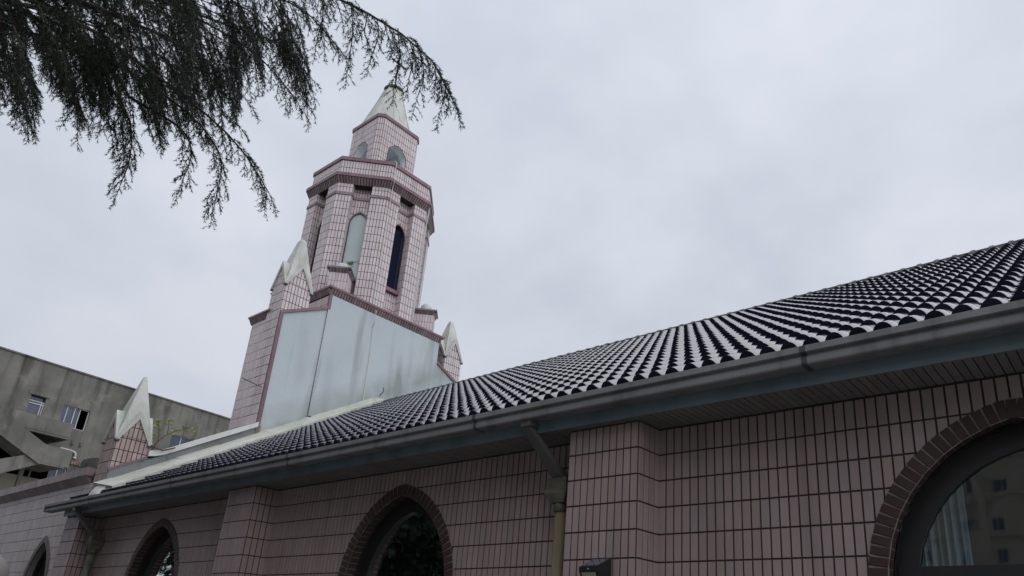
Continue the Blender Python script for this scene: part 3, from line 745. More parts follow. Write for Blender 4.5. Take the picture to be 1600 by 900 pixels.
# flaring soldier course, plum band, parapet, coping
core = MB(); octring(core, 1.3, 10.60, 1.5, 10.60); octring(core, 1.49, 10.60, 1.585, 10.78); octring(core, 1.60, 10.78, .5, 10.79)
core.build('corbel_core', M_GROUT, tower)
cb = MB(); pb = MB(); par = MB()
for th in R8:
    F = ff(th, 0); w0, w1 = 1.505*t22, 1.60*t22; n = 18
    for i in range(n):
        f0, f1 = -1+2*i/n+.016, -1+2*(i+1)/n-.016
        cb.add([F(f0*w0, 10.605, 1.508), F(f1*w0, 10.605, 1.508), F(f1*w1, 10.775, 1.60), F(f0*w1, 10.775, 1.60)], [(0, 1, 2, 3)])
    for (za, zb, d) in ((10.78, 10.87, 1.615), (11.30, 11.40, 1.535)):
        n = 9; w = d*t22
        for i in range(n):
            a, b = -w+2*w*i/n+.002, -w+2*w*(i+1)/n-.002
            pb.fbox(F, a, b, za, zb, d-.12, d)
    par.quad(F(-1.48*t22, 10.86, 1.5), F(1.48*t22, 10.86, 1.5), F(1.48*t22, 11.31, 1.5), F(-1.48*t22, 11.31, 1.5)); 
    put_tiles(tt, ff(th, 1.5), tile_polys(-1.5*t22, 1.5*t22, 10.875, 11.298, vph=10.875))
    par.quad(F(-1.38*t22, 10.86, 1.38), F(-1.38*t22, 11.31, 1.38), F(1.38*t22, 11.31, 1.38), F(1.38*t22, 10.86, 1.38)); par.quad(F(-1.38*t22, 11.33, 1.38), F(-1.5*t22, 11.33, 1.5), F(1.5*t22, 11.33, 1.5), F(1.38*t22, 11.33, 1.38))
octring(par, 1.5, 10.92, 0.01, 10.93)
cb.build('corbel_tiles', M_BROWN, tower, kind='stuff'); pb.build('plum_bands', M_PURPLE, tower, kind='stuff'); par.build('parapet', M_TGROUT, tower)

# --- lantern: square with cut corners, four open pointed arches
LH, Lh = .685, .56; LZ0, LZ1 = 10.93, 13.25
la = MB(); li = MB()
for k in range(4):
    th = k*math.pi/2; F = ff(th, LH); G = ff(th, LH-.22)
    hole = (0, .30, 11.15, 12.26, .38)
    wall_face(la, F, -Lh, Lh, LZ0, LZ1, [hole], depth=.22, rv=li); wall_face(li, G, -Lh, Lh, LZ0, 13.0, [hole])
    put_tiles(tt, F, tile_polys(-Lh, Lh, LZ0, LZ1, vph=13.25, arches=[arch_pts(0, .315, 11.1, 12.26, .395)]))
    e = math.hypot(LH-Lh, LH-Lh)/2; dd = (LH+Lh)/2*math.sqrt(2); C = ff(th+math.pi/4, dd)
    la.quad(C(-e, LZ0), C(e, LZ0), C(e, LZ1), C(-e, LZ1)); put_tiles(tt, C, tile_polys(-e, e, LZ0, LZ1, vph=13.25))
li.box(TX-.56, TX+.56, TY-.56, TY+.56, 12.98, 13.02); li.box(TX-.5, TX+.5, TY-.5, TY+.5, 10.93, 11.15)
la.build('lantern', M_TGROUT, tower); li.build('lantern_inside', M_INNERP, tower)
lc = MB()
def sqcut(H, h): return [(H, -h), (H, h), (h, H), (-h, H), (-H, h), (-H, -h), (-h, -H), (h, -H)]
P = sqcut(LH+.035, Lh+.015); a = [(TX+x, TY+y, LZ1) for x, y in P]; b = [(TX+x, TY+y, LZ1+.10) for x, y in P]
lc.poly(b); lc.poly(a[::-1])
for i in range(8): lc.quad(a[i], a[(i+1) % 8], b[(i+1) % 8], b[i])
lc.build('lantern_coping', M_PURPLE, tower)
# --- white conical cap: eight slightly ribbed facets, a mossy ring and a small dome
cp = MB(); prof = [(.655, 13.34), (.66, 13.38), (.625, 13.48), (.54, 13.76), (.45, 14.06), (.36, 14.38), (.28, 14.68), (.225, 14.86), (.21, 14.92)]
for i in range(len(prof)-1):
    (d0, z0), (d1, z1) = prof[i], prof[i+1]; octring(cp, d0, z0, d1, z1, r=.5)
cap = cp.build('conical_cap', M_WHITE, tower)
rb = MB()
for k in range(8):
    a = math.pi/8+k*math.pi/4; c = math.cos(math.pi/8)
    rb.tube([(TX+(d/c+.006)*math.cos(a), TY+(d/c+.006)*math.sin(a), z) for d, z in prof[1:]], .016, 5)
rb.build('rib', M_WHITE, cap)
rg = MB(); pts = [(TX+.245*math.cos(i*math.pi/10), TY+.245*math.sin(i*math.pi/10), 14.90+.012*math.sin(i*2.3)) for i in range(21)]
rg.tube(pts, .048, 8); rg.tube([(TX, TY, 14.86), (TX, TY, 14.93)], .24, 16); rg.build('mossy_ring', M_MOSS, cap, smooth=False)
dm = MB(); dm.tube([(TX, TY, 14.90), (TX, TY, 14.97), (TX, TY, 15.03), (TX, TY, 15.07)], [.19, .16, .10, .03], 16); dm.build('finial_dome', M_WHITE, cap, smooth=True)
cr = MB(); cr.tube([(TX, TY, 15.02), (TX, TY, 16.30)], .02, 8); cr.box(TX-.018, TX+.018, TY-.26, TY+.26, 15.92, 15.96); cr.tube([(TX, TY, 15.05), (TX, TY, 15.12)], .06, 10)
cr.build('cross', M_METAL, tower)

# --- diagonal pedestals with domes on the corners of the base
def pedestal(sx, sy, sh=0., hw=.19):
    th = math.atan2(sy, sx); F = ff(th, 1.78); a, b = -hw, hw
    m = MB(); m.fbox(F, a+sh, b+sh, 7.30, 7.90, -.3, .22); ped = m.build('pedestal', M_TGROUT, tower)
    t = MB(); put_tiles(t, ff(th, 2.0), tile_polys(a+sh, b+sh, 7.3, 7.86, vph=7.86))
    for sg in (-1, 1):
        e = sg*hw+sh; S = frame(F(e, 0, .22), -F.n*1.0 if sg > 0 else F.n*-1.0, Zv, F.u*sg)
        put_tiles(t, S, tile_polys(0, .5, 7.3, 7.86, vph=7.86))
    t.build('pedestal_tiles', M_TTILE, ped, kind='stuff')
    c = MB()
    def side(G, L):
        n = int(L/.062)
        for i in range(n):
            a0, a1 = -L/2+i*L/n+.007, -L/2+(i+1)*L/n-.007
            c.hexa([G(a0, 7.86, .0), G(a1, 7.86, .0), G(a1, 7.86, -.04), G(a0, 7.86, -.04), G(a0, 7.95, .055), G(a1, 7.95, .055), G(a1, 7.95, -.04), G(a0, 7.95, -.04)])
    G = ff(th, 2.01); G2 = frame(G(sh, 0, 0), G.u, Zv, G.n); side(G2, hw*2+.02)
    for sg in (-1, 1): side(frame(F(sg*(hw+.005)+sh, 0, -.02), F.n*sg*-1, Zv, F.u*sg), .5)
    c.build('pedestal_cap_tiles', M_BROWN, ped, kind='stuff')
    w = MB(); w.fbox(F, a-.07+sh, b+.07+sh, 7.952, 7.995, -.36, .29); w.build('pedestal_slab', M_CEMENT, ped)
    d = MB(); c0 = F(sh, 0, -.02); d.tube([(c0[0], c0[1], z) for z in (7.99, 8.03, 8.10, 8.16, 8.20, 8.225, 8.235)], [.135, .15, .15, .13, .095, .05, .008], 18); d.build('pedestal_dome', M_WHITE, ped, smooth=True)
pedestal(1, -1, -.06, .205); pedestal(1, 1, .02, .17); pedestal(-1, -1); pedestal(-1, 1)

# --- corner piers and their pinnacles
def pinnacle(cx, cy, hx, hy, zv, za, zt, zb, tm=None, tr0=.035):
    """white folded spirelet on a square pier: steep pyramid crossed by two little gabled roofs, over four tiled gables"""
    f = MB(); ft = MB(); ft.wide = .0028
    f.box(cx-hx+.01, cx+hx-.01, cy-hy+.01, cy+hy-.01, zb, zv, .5)
    faces = [(0, hx, hy), (-math.pi/2, hy, hx), (math.pi/2, hy, hx), (math.pi, hx, hy)]
    w = MB()
    for th, d, hw in faces:
        F = ff(th, d, cx, cy)
        f.poly([F(-hw+.012, zv-.0, -.01), F(hw-.012, zv-.0, -.01), F(0, za-.03, -.01)], .5)
        put_tiles(ft, F, tile_polys(-hw, hw, zb, zv, vph=zv-.03-.21*30), c1=.006)
        put_tiles(ft, F, tile_polys(-hw, hw, zv, za+.1, vph=zv-.03-.21*30, convex=[(-hw, zv), (hw, zv), (0, za-.045)]))
        # verge bands: flat white strips standing proud along both rakes
        for sg in (-1, 1):
            o = .035; A = (sg*(hw+.035), zv-.075); B = (0, za+.0); t = .085
            f4 = [A, B, (B[0], B[1]-t*1.6), (A[0]-sg*t*.62, A[1]-.0)]
            pts = [F(x, z, .038) for x, z in f4]+[F(x, z, -.03) for x, z in f4]
            w.add(pts, [(0, 1, 2, 3), (4, 7, 6, 5), (0, 4, 5, 1), (1, 5, 6, 2), (2, 6, 7, 3), (3, 7, 4, 0)], .4)
        # gable roof running back into the pyramid, and the pyramid face above it
        z0 = zv-.02; bw = hw+.02; k = (za-z0)/(zt-z0); rp = F(0, za, -(d+.02)*k*1.0+.02); r = tr0
        cl, crr = F(-bw, z0, .02), F(bw, z0, .02); tl_, tr_ = F(-r, zt-.06, -d+r), F(r, zt-.06, -d+r)
        L, Rr, Tp = F(-(hw+.035), zv-.07, .036), F(hw+.035, zv-.07, .036), F(0, za, .036)
        w.quad(L, Tp, rp, cl, .5); w.quad(Tp, Rr, crr, rp, .5)
        w.poly([cl, rp, tl_], .5); w.poly([rp, crr, tr_], .5); w.poly([rp, tr_, tl_], .5)
        w.quad(tl_, tr_, F(r*.6, zt, -d+r*.6), F(-r*.6, zt, -d+r*.6), .5)
    e = tr0*.6; tp = [(cx-e, cy-e, zt), (cx+e, cy-e, zt), (cx+e, cy+e, zt), (cx-e, cy+e, zt)]
    w.poly(tp, .5)
    pier = f.build('pier', M_TGROUT, tower); ft.build('pier_tiles', tm or M_TTILE, pier, kind='stuff'); w.build('pinnacle_cap', M_WHITE, pier)
    for x, y in ((-1, -1), (1, -1), (1, 1), (-1, 1)):
        s = MB(); s.box(cx+x*hx-.035, cx+x*hx+.035, cy+y*hy-.035, cy+y*hy+.035, zv-.105, zv-.072); s.build('valley_spout', M_METAL, pier)
    return pier
low_pier = pinnacle(-13.86, 4.725, .255, .262, 3.02, 3.50, 4.20, 1.9, mat('aged_pier_tile', (.36, .26, .24), .45, .4, (.46, .37, .36), 2.2, rnd=.12, streak=((.22, .17, .16), 5, .55, .85)))
pinnacle(-13.893, 7.095, .262, .300, 7.05, 7.60, 8.27, 2.6, tr0=.07)
pinnacle(-13.900, 11.635, .262, .285, 7.00, 7.50, 8.07, 2.6, tr0=.06)
# body behind the piers, with its own brown cornice
for sg in (-1, 1):
    y1 = TY+(-2.66 if sg < 0 else 2.38); y0 = TY+sg*1.6; ya, yb = min(y0, y1), max(y0, y1)
    m = MB(); m.box(-14.80, -14.0, ya, yb, GZ, 6.42, .5); side = m.build('side_body', M_TGROUT, tower)
    t = MB(); F = frame((0, ya if sg < 0 else yb, 0), PX, Zv, MY)
    if sg < 0: put_tiles(t, F, tile_polys(-14.80, -14.165, 1.5, 6.30, vph=6.30-.09))
    if sg < 0: t.build('side_body_tiles', M_TTILE, side, kind='stuff')
    c = MB()
    for i in range(12):
        x0 = -14.88+i*.06
        if sg < 0: c.hexa([(x0+.003, ya-.0, 6.31), (x0+.057, ya-.0, 6.31), (x0+.057, ya+.05, 6.31), (x0+.003, ya+.05, 6.31), (x0+.003, ya-.075, 6.44), (x0+.057, ya-.075, 6.44), (x0+.057, ya+.05, 6.44), (x0+.003, ya+.05, 6.44)])
    c.box(-14.90, -14.02, ya-.085, yb+.085, 6.44, 6.48); c.build('side_body_cornice', M_BROWN, side)
# raking parapet along the front gable, from the low pier up to the base
rk = MB(); ys = [4.99, 6.83]
def rz(y, h): return 1.935+(y-4.33)*K+h
prk = MB()
rk.hexa([(-14.05, 4.46, 1.96), (XF+.0, 4.46, 1.96), (XF+.0, 6.9, 1.96), (-14.05, 6.9, 1.96), (-14.05, 4.46, rz(4.46, .36)), (XF, 4.46, rz(4.46, .36)), (XF, 6.9, rz(6.9, .36)), (-14.05, 6.9, rz(6.9, .36))], .5)
rk.hexa([(-14.05, 12.1, GZ), (XF+.0, 12.1, GZ), (XF+.0, 14.54, GZ), (-14.05, 14.54, GZ), (-14.05, 12.1, rz(6.9, .36)), (XF, 12.1, rz(6.9, .36)), (XF, 14.54, rz(4.46, .36)), (-14.05, 14.54, rz(4.46, .36))], .5)
rk.build('raking_parapet', M_CEMENT, tower, kind='stuff')
cpm = MB(); n = 14
for i in range(n):      # the coping swings up a little where it meets the low pier
    y0 = 5.0+(6.82-5.0)*i/n; y1 = 5.0+(6.82-5.0)*(i+1)/n
    def dz(y): q = max(0, (5.30-y)/.30); return .07*q*q
    za0, za1 = rz(y0, .36)+dz(y0), rz(y1, .36)+dz(y1)
    cpm.hexa([(-14.09, y0, za0), (XF+.045, y0, za0), (XF+.045, y1, za1), (-14.09, y1, za1), (-14.09, y0, za0+.10), (XF+.045, y0, za0+.10), (XF+.045, y1, za1+.10), (-14.09, y1, za1+.10)], .5)
cpm.build('white_coping', M_WHITE2, tower)
pt = MB(); pt.hexa([(XF-.01, 4.455, rz(4.455, .385)), (XF+.025, 4.455, rz(4.455, .385)), (XF+.025, 5.0, rz(5.0, .385)), (XF-.01, 5.0, rz(5.0, .385)), (XF-.01, 4.455, rz(4.455, .43)), (XF+.025, 4.455, rz(4.455, .43)), (XF+.025, 5.0, rz(5.0, .43)), (XF-.01, 5.0, rz(5.0, .43))])
pt.build('low_pier_trim', M_PURPLE, tower)
gr = MB(); gr.poly([(XF+.012, 4.47, 2.0), (XF+.012, 5.0, 2.3), (XF+.012, 5.0, rz(5.0, .385)), (XF+.012, 4.47, rz(4.47, .385))]); gr.build('render_patch', M_CEMENT, tower)
# lightning conductors and a pale conduit
F45 = ff(-math.pi/8, 1.5/math.cos(math.pi/8))
def corner(d, z): q = ff(-math.pi/8, d/math.cos(math.pi/8)); p = q(0, z, 0); return (p[0], p[1]+.10, p[2])
w = MB(); w.tube([(-14.42, 9.15, 11.62), (-13.75, 8.98, 11.55), corner(1.56, 11.42), corner(1.55, 11.2), corner(1.64, 10.85), corner(1.58, 10.6), corner(1.55, 10.25), corner(1.53, 9.7), corner(1.52, 8.4), corner(1.52, 7.2),
      (-13.50, 9.01, 7.22), (-13.50, 9.02, 6.95), (-13.57, 9.04, 6.8), (-13.57, 9.08, 5.9), (-13.57, 9.10, 4.9)], .011, 5)
w.build('lightning_cable', M_PVC, tower)
w = MB(); w.tube([(-13.60, 10.18, 10.75), (-13.62, 10.17, 10.2), (-13.62, 10.17, 7.2)], .016, 6); w.build('conduit', M_PVC, tower)
w = MB(); w.tube([(-13.53, 8.30, 4.32), (-13.4, 8.3, 4.30), (-13.35, 8.34, 4.36)], .02, 6); w.tube([(-13.55, 9.5, 5.25), (-13.45, 9.52, 5.35), (-13.44, 9.5, 5.44)], .01, 6)
w.tube([(-13.64, 6.76, 4.62), (-13.9, 6.55, 4.75), (-14.0, 6.5, 4.80)], .009, 5); w.build('loose_bracket', M_METAL, tower)
sc_ = MB(); sc_.fbox(FB, 7.86, 8.12, 4.27, 4.31, .0, .04); sc_.build('overflow_slot', M_DARK, tower)
tt.build('tower_tiles', M_TTILE, tower, kind='stuff')

# ------------------------------------------------------------------ low side wing to the left
wingo = empty('side_wing', (-18, 6.5, 0), 'low side wing in pale pink tile with a brown coping and one pointed window', 'building')
YV = 4.835; WC = -16.90; wo = (.70, -.7, .50, 1.03); wi = (.585, -.7, .50, .91)
FV = frame((0, YV, 0), (1, 0, 0), Zv, (0, -1, 0))
m = MB(); rv2 = MB(); wall_face(m, FV, -26, XCORNER, GZ, 2.62, [(WC, *wi)], depth=.25, rv=rv2)
m.box(-26, -15.3, 5.3, 13, GZ, 2.5, .5); m.box(-15.3, XCORNER, 5.2, 13, GZ, 2.5, .5)
wv = m.build('wall', M_TGROUT, wingo)
mt = mat('wing_facing_tile', (.40, .345, .35), .42, .45, (.47, .41, .41), 1.5, rnd=.10, streak=((.25, .22, .22), 4, .56, .85))
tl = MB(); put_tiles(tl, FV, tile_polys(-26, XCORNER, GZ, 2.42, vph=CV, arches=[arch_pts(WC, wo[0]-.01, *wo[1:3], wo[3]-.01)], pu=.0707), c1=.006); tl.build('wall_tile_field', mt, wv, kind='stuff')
_mg = M_MORT; make_window(WC, YV, False, out=wo, inn=wi, parent=wingo, bricks=False)
m = MB(); A = arch_pts(0, *wo); B = arch_pts(0, *wi); Fz = frame((WC, YV, 0), (1, 0, 0), Zv, (0, -1, 0))
for i in range(len(A)-1):
    a, b, c, d = A[i], A[i+1], B[i+1], B[i]; m.add([Fz(*t, .010) for t in (a, b, c, d)]+[Fz(*t, .022) for t in (a, b, c, d)], [(4, 5, 6, 7), (0, 1, 5, 4), (1, 2, 6, 5), (2, 3, 7, 6), (3, 0, 4, 7)])
m.build('window_surround', mat('grey_brown_surround', (.13, .115, .115), .6, .3, (.17, .15, .15), 5), wingo)
curtain(WC-.4, WC+.5, -.8, 1.1, 5.15, wingo, 6)
so = MB(); n = int((26-15.36)/.062)
for i in range(n):
    x = -26+i*.062; so.hexa([(x+.003, YV-.005, 2.42), (x+.059, YV-.005, 2.42), (x+.059, YV+.02, 2.42), (x+.003, YV+.02, 2.42), (x+.003, YV-.13, 2.55), (x+.059, YV-.13, 2.55), (x+.059, YV+.02, 2.55), (x+.003, YV+.02, 2.55)])
so.build('coping_soffit_tiles', M_BROWN, wingo, kind='stuff')
m = MB(); x = -26
while x < -15.4:
    x1 = min(x+.42, -15.36); m.box(x+.003, x1-.003, YV-.14, YV+.3, 2.552, 2.70); x += .42
m.build('coping', mat('brown_pink_coping_tile', (.24, .185, .18), .45, .4, (.29, .225, .22), 2, rnd=.12, streak=((.15, .12, .12), 5, .5, .85)), wingo)
m = MB(); m.box(-26, -15.37, YV-.115, YV+.29, 2.555, 2.69); m.build('coping_core', M_GROUT, wingo)
m = MB()     # slipped ridge piece lying at the end of the coping
for i in range(4):
    x = -15.98-i*.13
    m.tube([(x-.13, 5.06, 2.90+i*.012), (x, 5.02, 2.87+i*.012)], [.13, .15], 9)
m.quad((-16.5, 4.93, 2.72), (-15.85, 4.90, 2.72), (-15.85, 5.15, 2.98), (-16.5, 5.15, 3.0))
m.build('ridge_end', M_RIDGE, wingo)

# ------------------------------------------------------------------ old concrete building behind, with its outside stair
S = 1.304
conc = empty('concrete_building', (-57.8, 16.0, 0), 'old stained grey concrete building with an outside stair and white framed sliding windows', 'building')
du = Vector((-.1129, .9936, 0)); dn = Vector((.9936, .1129, 0))
FC0 = frame((-44.33*S, 12.28*S, 0), du, Zv, dn)
def FC(a, b, c=0.): return FC0(a*S, b*S, c*S)
def cbox(m, a0, a1, b0, b1, c0, c1, r=.5): m.fbox(FC, a0, a1, b0, b1, c0, c1, r)
m = MB()
W1, W2, W3 = (-2.22, -1.51, 9.70, 10.80), (-.645, .67, 9.62, 10.75), (5.30, 6.60, 9.62, 10.75)
W4, W5, W6 = (-.38, .40, 6.5, 7.5), (8.2, 9.4, 9.62, 10.75), (5.3, 6.6, 6.5, 7.6)
cuts = sorted([W1, W2, W3, W5])
lo = -12.; zb_, zt_ = 9.5, 12.62
def strip(ws, z0, z1, u0, u1):
    x = u0
    for (a, b, c, d) in ws:
        m.quad(FC(x, z0), FC(a, z0), FC(a, z1), FC(x, z1), .5); m.quad(FC(a, z0), FC(b, z0), FC(b, c), FC(a, c), .5); m.quad(FC(a, d), FC(b, d), FC(b, z1), FC(a, z1), .5)
        for p, q in (((a, c), (b, c)), ((b, c), (b, d)), ((b, d), (a, d)), ((a, d), (a, c))): m.quad(FC(*p), FC(*q), FC(*q, -.18), FC(*p, -.18), .5)
        x = b
    m.quad(FC(x, z0), FC(u1, z0), FC(u1, z1), FC(x, z1), .5)
strip(cuts, 9.3, zt_, -12, 16); m.quad(FC(-.40, 7.6), FC(16, 7.6), FC(16, 9.3), FC(-.40, 9.3), .5); m.quad(FC(-12, 7.75), FC(-.40, 7.75), FC(-.40, 9.3), FC(-12, 9.3), .5)
strip([W4, W6], 6.4, 7.6, -.40, 16)
m.quad(FC(-12, -1.3), FC(16, -1.3), FC(16, 6.4), FC(-12, 6.4), .5)
m.quad(FC(16, -1.3), FC(16, -1.3, -9), FC(16, zt_, -9), FC(16, zt_), .5); m.quad(FC(-12, -1.3, -9), FC(-12, -1.3), FC(-12, zt_), FC(-12, zt_, -9), .5)
m.quad(FC(-12, zt_-.1), FC(16, zt_-.1), FC(16, zt_-.1, -9), FC(-12, zt_-.1, -9), .5)
wc = m.build('wall', M_CONC, conc)
m = MB(); cbox(m, -12, 16, 12.62, 12.70, -9, .06); m.build('roof_edge', M_CONC, conc)
for q in ((-12, -2.95, 9.45, 11.95, .002, .035), (-2.35, -1.40, 10.82, 11.02, .002, .05), (.45, .62, 11.25, 11.42, .0, .02), (3.0, 5.15, 9.3, 11.3, .001, .012)):
    m = MB(); cbox(m, *q); m.build('wall_panel', M_CONC, wc)
m = MB(); cbox(m, -3.4, -1.0, 7.76, 8.44, .002, .03); m.build('black_opening_panel', M_ROOM, conc)  # flat black panel painting in the shade of the opening behind the stair
m = MB(); cbox(m, -12, -.62, 5.2, 6.66, .0, .25); m.build('patched_low_wall', M_CONC2, wc)
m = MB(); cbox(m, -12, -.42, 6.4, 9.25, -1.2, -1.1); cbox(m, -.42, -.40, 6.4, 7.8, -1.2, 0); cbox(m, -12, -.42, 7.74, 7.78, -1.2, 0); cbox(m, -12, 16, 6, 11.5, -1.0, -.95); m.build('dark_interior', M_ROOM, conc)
def cwindow(W, panes, open_last=False, transom=None, fr=M_WINF):
    a, b, c, d = W; f = MB(); t = .035
    for q in ((a, a+t, c, d), (b-t, b, c, d), (a+t, b-t, c, c+t), (a+t, b-t, d-t, d)): cbox(f, *q, -.15, -.09)
    n = len(panes)-1
    for i in range(1, n): cbox(f, panes[i]-.016, panes[i]+.016, c+t, d-t, -.145, -.085)
    if transom: cbox(f, a+t, b-t, transom-.02, transom+.02, -.15, -.08)
    w = f.build('window', fr, conc)
    for i in range(n):
        if open_last and i == n-1: continue
        g_ = MB(); x0 = panes[i]+.02; x1 = panes[i+1]-.02; g_.quad(FC(x0, c+t, -.125-.004*i), FC(x1, c+t, -.125-.004*i), FC(x1, d-t, -.125-.004*i), FC(x0, d-t, -.125-.004*i)); g_.build('pane', M_FGLASS, w)
cwindow(W2, [W2[0], -.40, -.03, .22, W2[1]], open_last=True)
cwindow((W1[0], W1[1], W1[2], 10.55), [W1[0], W1[1]-.12, W1[1]], transom=10.40)
m = MB(); cbox(m, W1[0], W1[1], 10.55, 10.80, -.3, -.2); m.build('blocked_light', M_FGLASS, conc)
cwindow(W3, [W3[0], 5.93, W3[1]]); cwindow(W5, [W5[0], 8.8, W5[1]]); cwindow(W4, [W4[0], 0.0, W4[1]]); cwindow(W6, [W6[0], 5.93, W6[1]])
O0, O1 = 2.40, 2.56     # face of the stair parapets, standing out from the wall
m = MB(); cbox(m, -9, -.97, 8.55, 9.25, O0, O1); cbox(m, -1.12, -.97, 8.55, 9.25, 0, O0); m.build('upper_landing_parapet', M_CONC, conc)
m = MB(); cbox(m, -9, -.97, 8.44, 8.548, 0, O1-.02); m.build('upper_landing', M_CONC, conc)
m = MB(); cbox(m, -2.0, -.64, 7.10, 7.96, O0, O1); cbox(m, -.79, -.64, 7.10, 7.96, 0, O0); cbox(m, -2.0, -.80, 7.02, 7.098, 0, O1-.01); m.build('half_landing', M_CONC, conc)
def slab(pts, c0, c1, name):
    m = MB(); a = [FC(u, z, c1) for u, z in pts]; b = [FC(u, z, c0) for u, z in pts]; n = len(pts)
    m.add(a+b, [tuple(range(n)), tuple(range(2*n-1, n-1, -1))]+[(i, (i+1) % n, n+(i+1) % n, n+i) for i in range(n)], .5); m.build(name, M_CONC, conc)
slab([(-5.4, 8.73), (-1.90, 6.98), (-1.78, 7.92), (-5.4, 9.74)], O0+.02, O1+.03, 'upper_flight_parapet')
slab([(-5.4, 8.73), (-1.90, 6.98), (-1.90, 7.15), (-5.4, 8.9)], 1.2, O0, 'upper_flight')
slab([(-6.2, 4.6), (-1.92, 6.98), (-2.30, 7.42), (-6.2, 5.6)], O0-.15, O1-.1, 'lower_flight')
m = MB(); cbox(m, -2.05, -1.90, 5.2, 7.0, 1.0, 1.2); m.build('pillar', M_CONC, conc)
m = MB(); cbox(m, -1.30, -1.22, 6.66, 7.1, .1, .2); m.build('pillar', M_CONC, conc)
m = MB(); m.tube([FC(-.25, 8.45, .08), FC(.35, 8.43, .08), FC(.50, 8.38, .08), FC(.55, 8.25, .08), FC(.55, 8.12, .08)], .075, 8); m.tube([FC(.55, 8.16, .08), FC(.55, 8.06, .08)], .1, 8); m.build('drain_pipe', M_PVC, conc, smooth=True)
for u in (.20, .62):
    m = MB(); cbox(m, u, u+.03, 8.72, 8.98, .0, .05); cbox(m, u, u+.03, 8.72, 8.76, .0, .28); m.build('bracket', M_METAL, conc)
m = MB()
for i in range(7): cbox(m, .45+i*.13, .55+i*.13, 7.78+random.uniform(-.03, .03), 7.95, .0, .12)
m.build('broken_eave_brick', mat('broken_brick', (.20, .13, .10), .9, .2, (.3, .22, .18), 3), conc)

# ------------------------------------------------------------------ cedar whose drooping boughs hang in at the top left
tree = empty('cedar_tree', (-7.0, -.9, 0), 'dark cedar hanging its drooping feathery boughs into the sky above the tower', 'tree')
BR = [
     [[-5.53, -0.5, 4.09], [-4.79, 0.18, 3.93], [-4.02, 0.81, 3.81], [-3.49, 1.27, 3.64], [-3.2, 1.59, 3.5], [-3.02, 1.84, 3.39], [-2.89, 2.05, 3.23], [-2.88, 2.23, 3.05]] ,
     [[-5.94, -0.43, 4.04], [-5.25, 0.29, 3.99], [-4.72, 0.79, 3.94], [-4.43, 1.31, 3.83], [-4.29, 1.64, 3.71], [-4.21, 1.86, 3.53]] ,
     [[-5.26, -0.29, 3.28], [-4.72, 0.33, 3.35], [-4.47, 0.68, 3.31], [-4.28, 1.05, 3.13], [-4.17, 1.3, 3.0], [-4.08, 1.56, 2.83], [-4.06, 1.79, 2.62]] ,
     [[-4.56, 0.69, 3.27], [-4.4, 1.06, 3.13], [-4.21, 1.33, 2.93], [-4.16, 1.5, 2.73], [-4.24, 1.56, 2.47]] ,
     [[-4.93, 0.05, 3.43], [-4.7, 0.51, 3.35], [-4.56, 0.83, 3.14], [-4.53, 1.05, 2.94], [-4.58, 1.14, 2.73], [-4.63, 1.15, 2.53]] ,
     [[-4.95, -0.1, 3.02], [-4.64, 0.24, 2.94], [-4.48, 0.42, 2.79], [-4.44, 0.53, 2.66], [-4.42, 0.59, 2.57]] ,
     [[-5.65, -0.21, 3.78], [-5.25, 0.39, 3.64], [-5.19, 0.65, 3.51], [-5.16, 0.84, 3.33], [-5.17, 0.96, 3.19]] ,
     [[-5.5, -0.04, 4.17], [-5.08, 0.55, 4.18], [-4.8, 1.08, 4.09], [-4.58, 1.48, 4.06], [-4.38, 1.77, 4.01], [-4.35, 1.94, 3.89]] ,
     [[-4.76, 0.32, 4.11], [-4.23, 0.97, 4.0], [-3.94, 1.35, 3.89], [-3.77, 1.63, 3.81], [-3.68, 1.85, 3.64]] ,
     [[-6.24, -0.18, 3.98], [-5.87, 0.46, 3.97], [-5.67, 0.87, 4.01], [-5.49, 1.31, 3.96], [-5.4, 1.57, 3.92]] ,
     [[-4.4, -0.1, 3.13], [-4.17, 0.25, 3.1], [-4.01, 0.55, 3.1], [-3.85, 0.88, 3.06], [-3.75, 1.17, 3.01], [-3.71, 1.36, 2.9]] ,
     [[-6.24, -0.12, 4.34], [-5.78, 0.72, 4.4], [-5.57, 1.18, 4.41], [-5.41, 1.53, 4.34], [-5.35, 1.75, 4.16]] ,
     [[-4.48, 1.01, 3.03], [-4.35, 1.29, 2.92], [-4.35, 1.39, 2.79], [-4.4, 1.4, 2.6]] ,
     [[-4.64, 0.22, 3.64], [-4.28, 0.69, 3.7], [-4.0, 1.03, 3.63], [-3.83, 1.27, 3.59], [-3.75, 1.47, 3.45]] ,
]
trunk_pt = lambda z: np.array([-7.0+.02*z, -.9, z])
segs_twig = []; need = []        # need: (base, dir*len, width) arrays
def smooth_path(P, step):
    P = np.array(P, float); out = []
    Q = np.vstack([2*P[0]-P[1], P, 2*P[-1]-P[-2]])
    for i in range(1, len(Q)-2):
        L = np.linalg.norm(Q[i+1]-Q[i]); n = max(2, int(L/step))
        for k in range(n):
            t = k/n; out.append(.5*((2*Q[i])+(-Q[i-1]+Q[i+1])*t+(2*Q[i-1]-5*Q[i]+4*Q[i+1]-Q[i+2])*t*t+(-Q[i-1]+3*Q[i]-3*Q[i+1]+Q[i+2])*t**3))
    out.append(P[-1]); return np.array(out)
UPV = np.array([0, 0, 1.])
